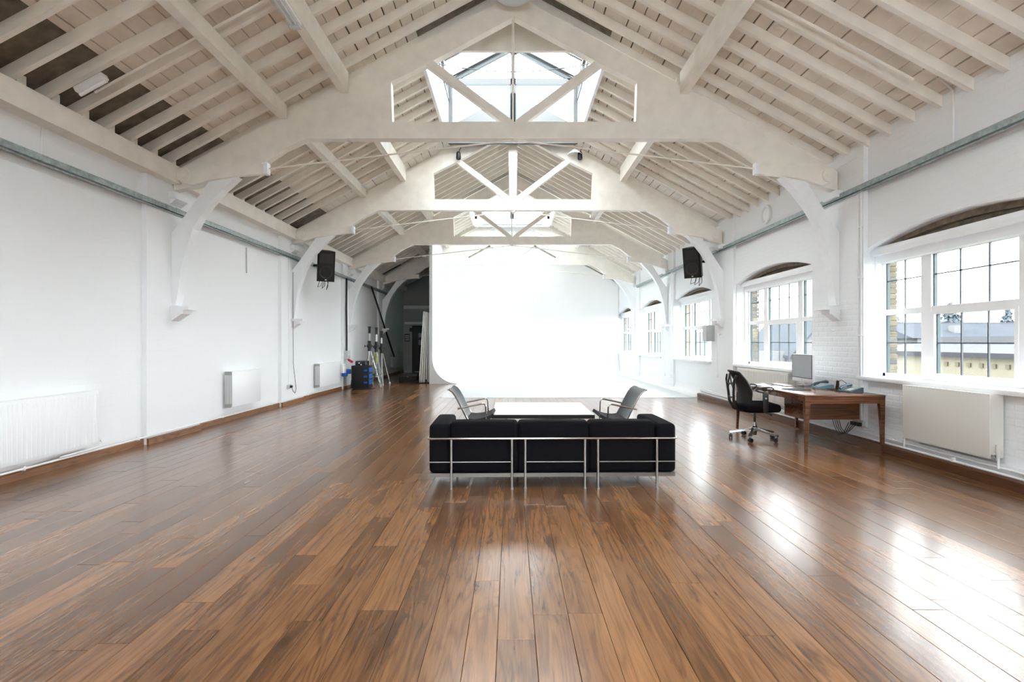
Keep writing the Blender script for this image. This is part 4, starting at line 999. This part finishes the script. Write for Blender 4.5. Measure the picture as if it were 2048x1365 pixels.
def light_stand(x, y, h, label, rz=0.0, tape=False, group='chrome light stands'):
    t = thing('light_stand', (x, y, 0), label, 'light stand', group, rz=rz, local=True)
    hub = h * 0.60
    MB().cyl((0, 0, 0.30), (0, 0, hub + 0.05), 0.017).build('column', M['chrome'], t)
    for k in range(3):
        a = 2 * PI * k / 3; c, s = math.cos(a), math.sin(a); r_ = 0.32
        l = MB().cyl((0.03 * c, 0.03 * s, hub), (r_ * c, r_ * s, 0.075), 0.016).build('leg', M['chrome'], t)
        MB().cyl((0.0, 0.0, 0.34), (r_ * 0.62 * c, r_ * 0.62 * s, 0.38), 0.009).build('brace', M['black'], t)
        MB().cyl((r_ * c - 0.02 * s, r_ * s + 0.02 * c, 0.038), (r_ * c + 0.02 * s, r_ * s - 0.02 * c, 0.038), 0.038, n=14).cyl((r_ * c, r_ * s, 0.06), (r_ * c, r_ * s, 0.09), 0.02).build('caster', M['greybox'], l)
    MB().lathe([(0, hub - 0.03), (0.05, hub - 0.03), (0.06, hub), (0.05, hub + 0.06), (0.075, hub + 0.10), (0.08, hub + 0.16), (0.05, hub + 0.20), (0.05, hub + 0.30), (0, hub + 0.30)], n=14).build('collar', M['black'], t)
    MB().cyl((0, 0, hub + 0.3), (0, 0, h - 0.20), 0.022).build('riser', M['whiteplastic'], t)
    MB().lathe([(0, h - 0.22), (0.040, h - 0.22), (0.040, h - 0.05), (0.048, h - 0.04), (0.048, h), (0, h)], n=14).build('head', M['black'], t)
    MB().cyl((-0.14, 0, hub + 0.13), (0.14, 0, hub + 0.13), 0.010).cyl((-0.14, 0, hub + 0.10), (-0.14, 0, hub + 0.16), 0.016).build('tee_handle', M['black'], t)
    MB().cyl((0.02, 0, 0.55), (0.09, 0, 0.56), 0.012, 0.022).build('knob', M['black'], t)
    if tape: MB().cyl((0, 0, hub - 0.33), (0, 0, hub - 0.08), 0.034).build('tape', M['yellow'], t)
light_stand(-4.52, 16.35, 1.90, 'chrome tripod light stand at the left of the three by the black rack', 0.4)
light_stand(-4.22, 16.05, 1.86, 'chrome tripod light stand with yellow green tape on its column', 1.2, True)
light_stand(-4.24, 16.78, 1.76, 'chrome tripod light stand at the right of the three, nearest the dark alley', 0.9)
run('boom_pole', [(XLP + 0.09, 17.95, 3.33), (-4.86, 21.28, 0.80)], 0.032, M['blackm'], 'long black pole leaning along the left wall above the light stands', 'pole')
# leaning boards
for k in range(5):
    y = 17.35 + 0.05 * k; xb = -3.10 + 0.068 * k; xt = -2.95 + 0.038 * k; h = 2.42 - 0.01 * k
    q = Matrix.Translation((xb, y, 0.022)) @ Matrix.Rotation(math.atan2(xt - xb, h), 4, 'Y')
    o = MB().rbox(-0.017, 0.017, -0.05, 0.60, 0.0, h, 0.004, 1, mtx=q).build('polystyrene_board', M['polyb'], None, (xb, y, 0.02))
    tag(o, ['tall white polystyrene board leaning at the alley mouth, outermost of its stack', 'white polystyrene board leaning in the alley, second of the stack from the outside', 'white polystyrene board leaning in the alley, middle of the stack', 'white polystyrene board leaning in the alley, fourth of the stack from the outside', 'white polystyrene board leaning nearest the studio backdrop panel'][k], 'board', 'leaning polystyrene boards')
t = thing('floor_stand', (-2.98, 17.6, 0), 'flat black foot plates holding the leaning white boards', 'stand')
MB().rbox(-3.12, -2.72, 17.22, 19.95, 0.0, 0.02, 0.004, 1).build('plate', M['blackm'], t)
MB().rbox(-3.13, -3.09, 17.24, 17.30, 0.02, 0.26, 0.006, 1).rbox(-2.88, -2.84, 17.21, 17.26, 0.02, 0.14, 0.006, 1).build('clamp', M['black'], t)
t = thing('black_flat', (-2.77, 18.9, 0.02), 'tall black board standing behind the leaning white boards', 'board')
MB().rbox(-2.785, -2.748, 18.25, 19.9, 0.02, 1.50, 0.004, 1).build('sheet', M['blackm'], t)
MB().box(-2.79, -2.745, 18.23, 18.25, 0.02, 1.50).build('edge', M['black'], t)
t = thing('storage_case', (-4.0, 18.6, 0), 'low black case on the floor of the dark alley', 'case')
MB().rbox(-4.02, -3.35, 18.3, 18.8, 0.0, 0.16, 0.02, 2).build('body', M['blackm'], t); MB().rbox(-4.03, -3.34, 18.29, 18.81, 0.16, 0.26, 0.02, 2).build('lid', M['black'], t)
MB().box(-3.72, -3.65, 18.285, 18.30, 0.13, 0.19).build('latch', M['chrome'], t)

# door in the far wall
t = thing('door_1', (-3.9, Y1, 0), None, None, kind='structure')
MB().box(-4.62, -4.52, Y1 - 0.09, Y1, 0, 2.16).box(-3.12, -3.02, Y1 - 0.09, Y1, 0, 2.16).box(-4.62, -3.02, Y1 - 0.09, Y1, 2.06, 2.16).build('frame', M['darkdoor'], t)
for a, b in ((-4.52, -3.83), (-3.81, -3.12)):
    l = MB().rbox(a, b, Y1 - 0.06, Y1 - 0.015, 0.01, 2.06, 0.004, 1).build('leaf', M['darkdoor'], t)
    MB().box((a + b) / 2 - 0.18, (a + b) / 2 + 0.18, Y1 - 0.066, Y1 - 0.059, 1.55, 1.80).build('glazed_light', M['bezel'], l)
    MB().cyl((b - 0.08 if a < -4 else a + 0.08, Y1 - 0.10, 1.0), (b - 0.08 if a < -4 else a + 0.08, Y1 - 0.10, 1.18), 0.012).build('handle', M['chrome'], l)
for i, (z, w, h, lb) in enumerate(((1.72, 0.28, 0.20, 'upper pale notice on the dark alley door'), (1.38, 0.28, 0.24, 'lower pale notice on the dark alley door'))):
    o = MB().box(-4.32, -4.32 + w, Y1 - 0.075, Y1 - 0.067, z - h / 2, z + h / 2).build('notice', M['screen'], None, (-4.2, Y1 - 0.07, z)); tag(o, lb, 'notice', 'notices on the door')
t = thing('exit_sign', (-3.95, Y1 - 0.08, 2.26), 'small glowing green exit light above the dark door', 'exit sign')
MB().rbox(-4.06, -3.88, Y1 - 0.10, Y1 - 0.05, 2.20, 2.30, 0.005, 1).build('case', M['whiteplastic'], t)
MB().box(-4.05, -3.89, Y1 - 0.106, Y1 - 0.10, 2.21, 2.29).build('face', M['exit'], t)
t = thing('notice_board', (-4.86, Y1 - 0.02, 1.5), 'small dark notice board on the wall left of the dark door', 'notice board')
MB().box(-4.98, -4.74, Y1 - 0.03, Y1, 1.42, 1.78).build('panel', M['bezel'], t)
for z in (1.50, 1.60, 1.69): MB().box(-4.95, -4.77, Y1 - 0.035, Y1 - 0.03, z - 0.03, z + 0.03).build('sheet', M['greybox'], t)
t = thing('door_closer', (-4.68, Y1 - 0.1, 1.95), 'black block beside the top corner of the dark door', 'door closer')
MB().rbox(-4.74, -4.62, Y1 - 0.12, Y1 - 0.01, 1.88, 2.05, 0.01, 2).build('box', M['black'], t); MB().box(-4.70, -4.50, Y1 - 0.13, Y1 - 0.11, 1.98, 2.0).build('arm', M['black'], t)

# ------------------------------------------------------------------ ceiling fittings
def batten():
    x, zb = -2.45, 5.06
    t = thing('strip_light', (x, 5.55, zb), 'twin tube strip light with clear cover fixed under the left roof purlin', 'strip light')
    y0, y1 = 5.17, 5.85
    MB().rbox(x - 0.062, x + 0.062, y0, y1, zb - 0.045, zb - 0.002, 0.008, 2).build('tray', M['whiteplastic'], t)
    MB().rbox(x - 0.072, x + 0.072, y0 - 0.10, y0 + 0.02, zb - 0.085, zb, 0.01, 2).build('end_box', M['lampgrey'], t)
    for s in (-1, 1): MB().cyl((x + s * 0.026, y0 + 0.07, zb - 0.068), (x + s * 0.026, y1 - 0.09, zb - 0.068), 0.012).build('tube', M['tube'], t)
    MB().box(x - 0.012, x + 0.012, y0 + 0.02, y0 + 0.07, zb - 0.085, zb - 0.045).build('lamp_holder', M['black'], t)
    MB().rbox(x - 0.062, x + 0.062, y1 - 0.08, y1, zb - 0.09, zb - 0.045, 0.012, 2).build('cap', M['diffuser'], t)
    MB().rbox(x - 0.065, x + 0.065, y0 + 0.02, y1 - 0.02, zb - 0.095, zb - 0.088, 0.003, 1).build('cover', M['glass'], t)
    MB().tube([(x - 0.07, y0 + 0.0, zb - 0.02), (x - 0.15, y0 + 0.04, zb - 0.04), (x - 0.17, y0 + 0.16, zb - 0.03), (x - 0.13, y0 + 0.22, zb - 0.02), (x - 0.07, y0 + 0.20, zb - 0.015)], 0.012, 8).tube([(x - 0.10, y0 - 0.17, zb + 0.03), (x - 0.075, y0 - 0.06, zb - 0.01)], 0.014, 8).build('cable', M['black'], t)
batten()
t = thing('strip_light', (-4.30, 5.95, 4.2), 'short white strip light between rafters at the left eaves', 'strip light')
q = Matrix.Translation((-4.42, 5.42, 4.10)) @ Matrix.Rotation(math.radians(-28.4), 4, 'Y')
MB().rbox(-0.17, 0.17, -0.045, 0.045, 0.02, 0.08, 0.01, 2, mtx=q).build('body', M['whiteplastic'], t); MB().cyl((-0.16, 0, 0.0), (0.16, 0, 0.0), 0.018, mtx=q).build('tube', M['tube'], t)
t = thing('pendant_lamp', (0.03, 7.05, 6.3), 'round grey lamp dish under the roof ridge at the top edge', 'lamp')
MB().lathe([(0, 6.175), (0.20, 6.18), (0.25, 6.19), (0.275, 6.215), (0.27, 6.24), (0.20, 6.30), (0.08, 6.36), (0, 6.37)], (0.03, 7.05, 0), 36).build('dish', M['greybox'], t)
MB().cyl((0.03, 7.05, 6.36), (0.03, 7.05, 6.66), 0.02).build('stem', M['whiteplastic'], t)
for px, lb, wh in ((917, 'tiny black spotlight at the left strut of the second truss', False), (1160, 'tiny spotlight with pale shade at the right strut of the second truss', True)):
    p = at(px, 312, 11.52)
    t = thing('spotlight', p, lb, 'spotlight', 'spotlights on the second truss')
    MB().tube([(p[0] + 0.04, 11.62, p[2] + 0.24), (p[0] + 0.05, 11.55, p[2] + 0.2), (p[0], 11.52, p[2] + 0.08)], 0.008, 6).build('wire', M['black'], t)
    MB().lathe([(0, 0.09), (0.035, 0.09), (0.05, 0.06), (0.055, -0.06), (0.045, -0.08), (0, -0.07)], p, 14).build('can', M['black'], t)
    if wh: MB().lathe([(0.02, 0.10), (0.16, -0.02), (0.155, -0.03), (0.02, 0.085)], (p[0] - 0.12, p[1], p[2] + 0.06), 18).build('shade', M['white'], t)
pts = []
for k in range(17):
    u = k / 16; pts.append((XC + (u * 2 - 1) * 1.40, 9.0, 6.16 + 0.16 * (2 * u - 1) ** 2))
run('cable', pts, 0.007, M['black'], 'black cable sagging across the nearer roof lantern', 'cable', n=6)

# ------------------------------------------------------------------ outside
g = MB().box(5.9, 260, -60, 320, -4.6, -4.5).build('ground', M['grass']); tag(g, kind='structure')
t = thing('flat_roofed_building', (22, 24, -4.5), 'low cream building with pale flat roof outside the nearest window', 'building')
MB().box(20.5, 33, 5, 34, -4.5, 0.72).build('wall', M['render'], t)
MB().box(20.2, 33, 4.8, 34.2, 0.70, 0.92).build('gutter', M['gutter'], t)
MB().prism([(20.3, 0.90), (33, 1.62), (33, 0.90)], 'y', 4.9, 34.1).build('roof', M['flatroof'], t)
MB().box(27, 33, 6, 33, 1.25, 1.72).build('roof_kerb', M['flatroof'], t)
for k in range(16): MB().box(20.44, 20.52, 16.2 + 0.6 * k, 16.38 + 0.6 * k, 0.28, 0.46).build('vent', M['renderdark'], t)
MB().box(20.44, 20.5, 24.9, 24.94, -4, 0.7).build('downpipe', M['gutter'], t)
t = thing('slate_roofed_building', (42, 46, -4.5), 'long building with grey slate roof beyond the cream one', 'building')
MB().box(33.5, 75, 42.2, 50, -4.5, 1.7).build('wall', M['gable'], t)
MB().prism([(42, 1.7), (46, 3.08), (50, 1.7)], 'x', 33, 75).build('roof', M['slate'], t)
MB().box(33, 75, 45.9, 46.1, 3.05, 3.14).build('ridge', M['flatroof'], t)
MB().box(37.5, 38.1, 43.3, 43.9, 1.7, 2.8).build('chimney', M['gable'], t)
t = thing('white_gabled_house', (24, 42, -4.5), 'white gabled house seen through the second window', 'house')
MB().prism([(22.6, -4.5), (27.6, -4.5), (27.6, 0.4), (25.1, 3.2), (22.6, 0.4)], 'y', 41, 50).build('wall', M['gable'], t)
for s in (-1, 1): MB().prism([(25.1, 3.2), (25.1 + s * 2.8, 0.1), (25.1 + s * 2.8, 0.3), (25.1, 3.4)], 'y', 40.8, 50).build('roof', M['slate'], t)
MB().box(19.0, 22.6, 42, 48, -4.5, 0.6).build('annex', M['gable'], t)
hl = MB(); n = 26
top = [(20 + 10 * k, 180 - 2.5 * k, 4.5 + 4.5 * math.sin(k * 0.55) + 2.5 * math.sin(k * 1.3)) for k in range(n)]
vv = [(x * 0.6, y * 0.62, -4.5) for x, y, z in top] + [(x * 0.85, y * 0.85, z * 0.3 - 1) for x, y, z in top] + [(x, y, z * 0.55 + 1.2) for x, y, z in top] + [(x * 1.3, y * 1.3, -4.5) for x, y, z in top]
hl.add(vv, [(r * n + k, r * n + k + 1, (r + 1) * n + k + 1, (r + 1) * n + k) for r in range(3) for k in range(n - 1)], True)
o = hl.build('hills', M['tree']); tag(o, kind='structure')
def tree(x, y, h, w, label, conifer):
    t = thing('tree', (x, y, -4.5), label, 'tree', 'hazy trees beyond the roofs')
    MB().cyl((x, y, -4.5), (x, y, -4.5 + h * 0.5), 0.3, 0.12).build('trunk', M['bark'], t)
    b = MB(); rr = random.Random(int(x * 7 + y))
    for k in range(420):
        v = rr.random(); r_ = w * ((1 - v) ** 0.8 if conifer else math.sin(PI * (0.1 + 0.85 * v))) * math.sqrt(rr.random()); a = rr.uniform(0, 2 * PI)
        c = Vector((x + r_ * math.cos(a), y + r_ * math.sin(a), -4.5 + h * (0.25 + 0.75 * v)))
        s_ = w * rr.uniform(0.07, 0.16); u = Vector((rr.gauss(0, 1), rr.gauss(0, 1), rr.gauss(0, 1))).normalized(); p = u.orthogonal().normalized(); q = u.cross(p)
        b.add([c + p * s_, c - p * s_ * 0.6 + q * s_, c - p * s_ * 0.6 - q * s_, c + u * s_], [(0, 1, 2), (0, 1, 3), (1, 2, 3), (2, 0, 3)])
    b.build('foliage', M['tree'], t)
for x, y, h, w, c, lb in ((60, 70, 11.0, 3.2, True, 'dark hazy conifer above the slate roof, left of a pair'), (64, 66, 10.2, 2.2, True, 'narrower hazy conifer above the slate roof, right of a pair'),
                       (57, 77, 9.8, 3.0, False, 'rounded hazy tree above the left end of the slate roof'), (74, 66, 10.2, 3.4, False, 'rounded hazy tree above the right part of the slate roof'),
                       (52, 74, 9.6, 2.6, False, 'low hazy tree at the far left behind the slate roof')):
    tree(x, y, h, w, lb, c)

for o in LOCALS:
    if '_local' in o: del o['_local']
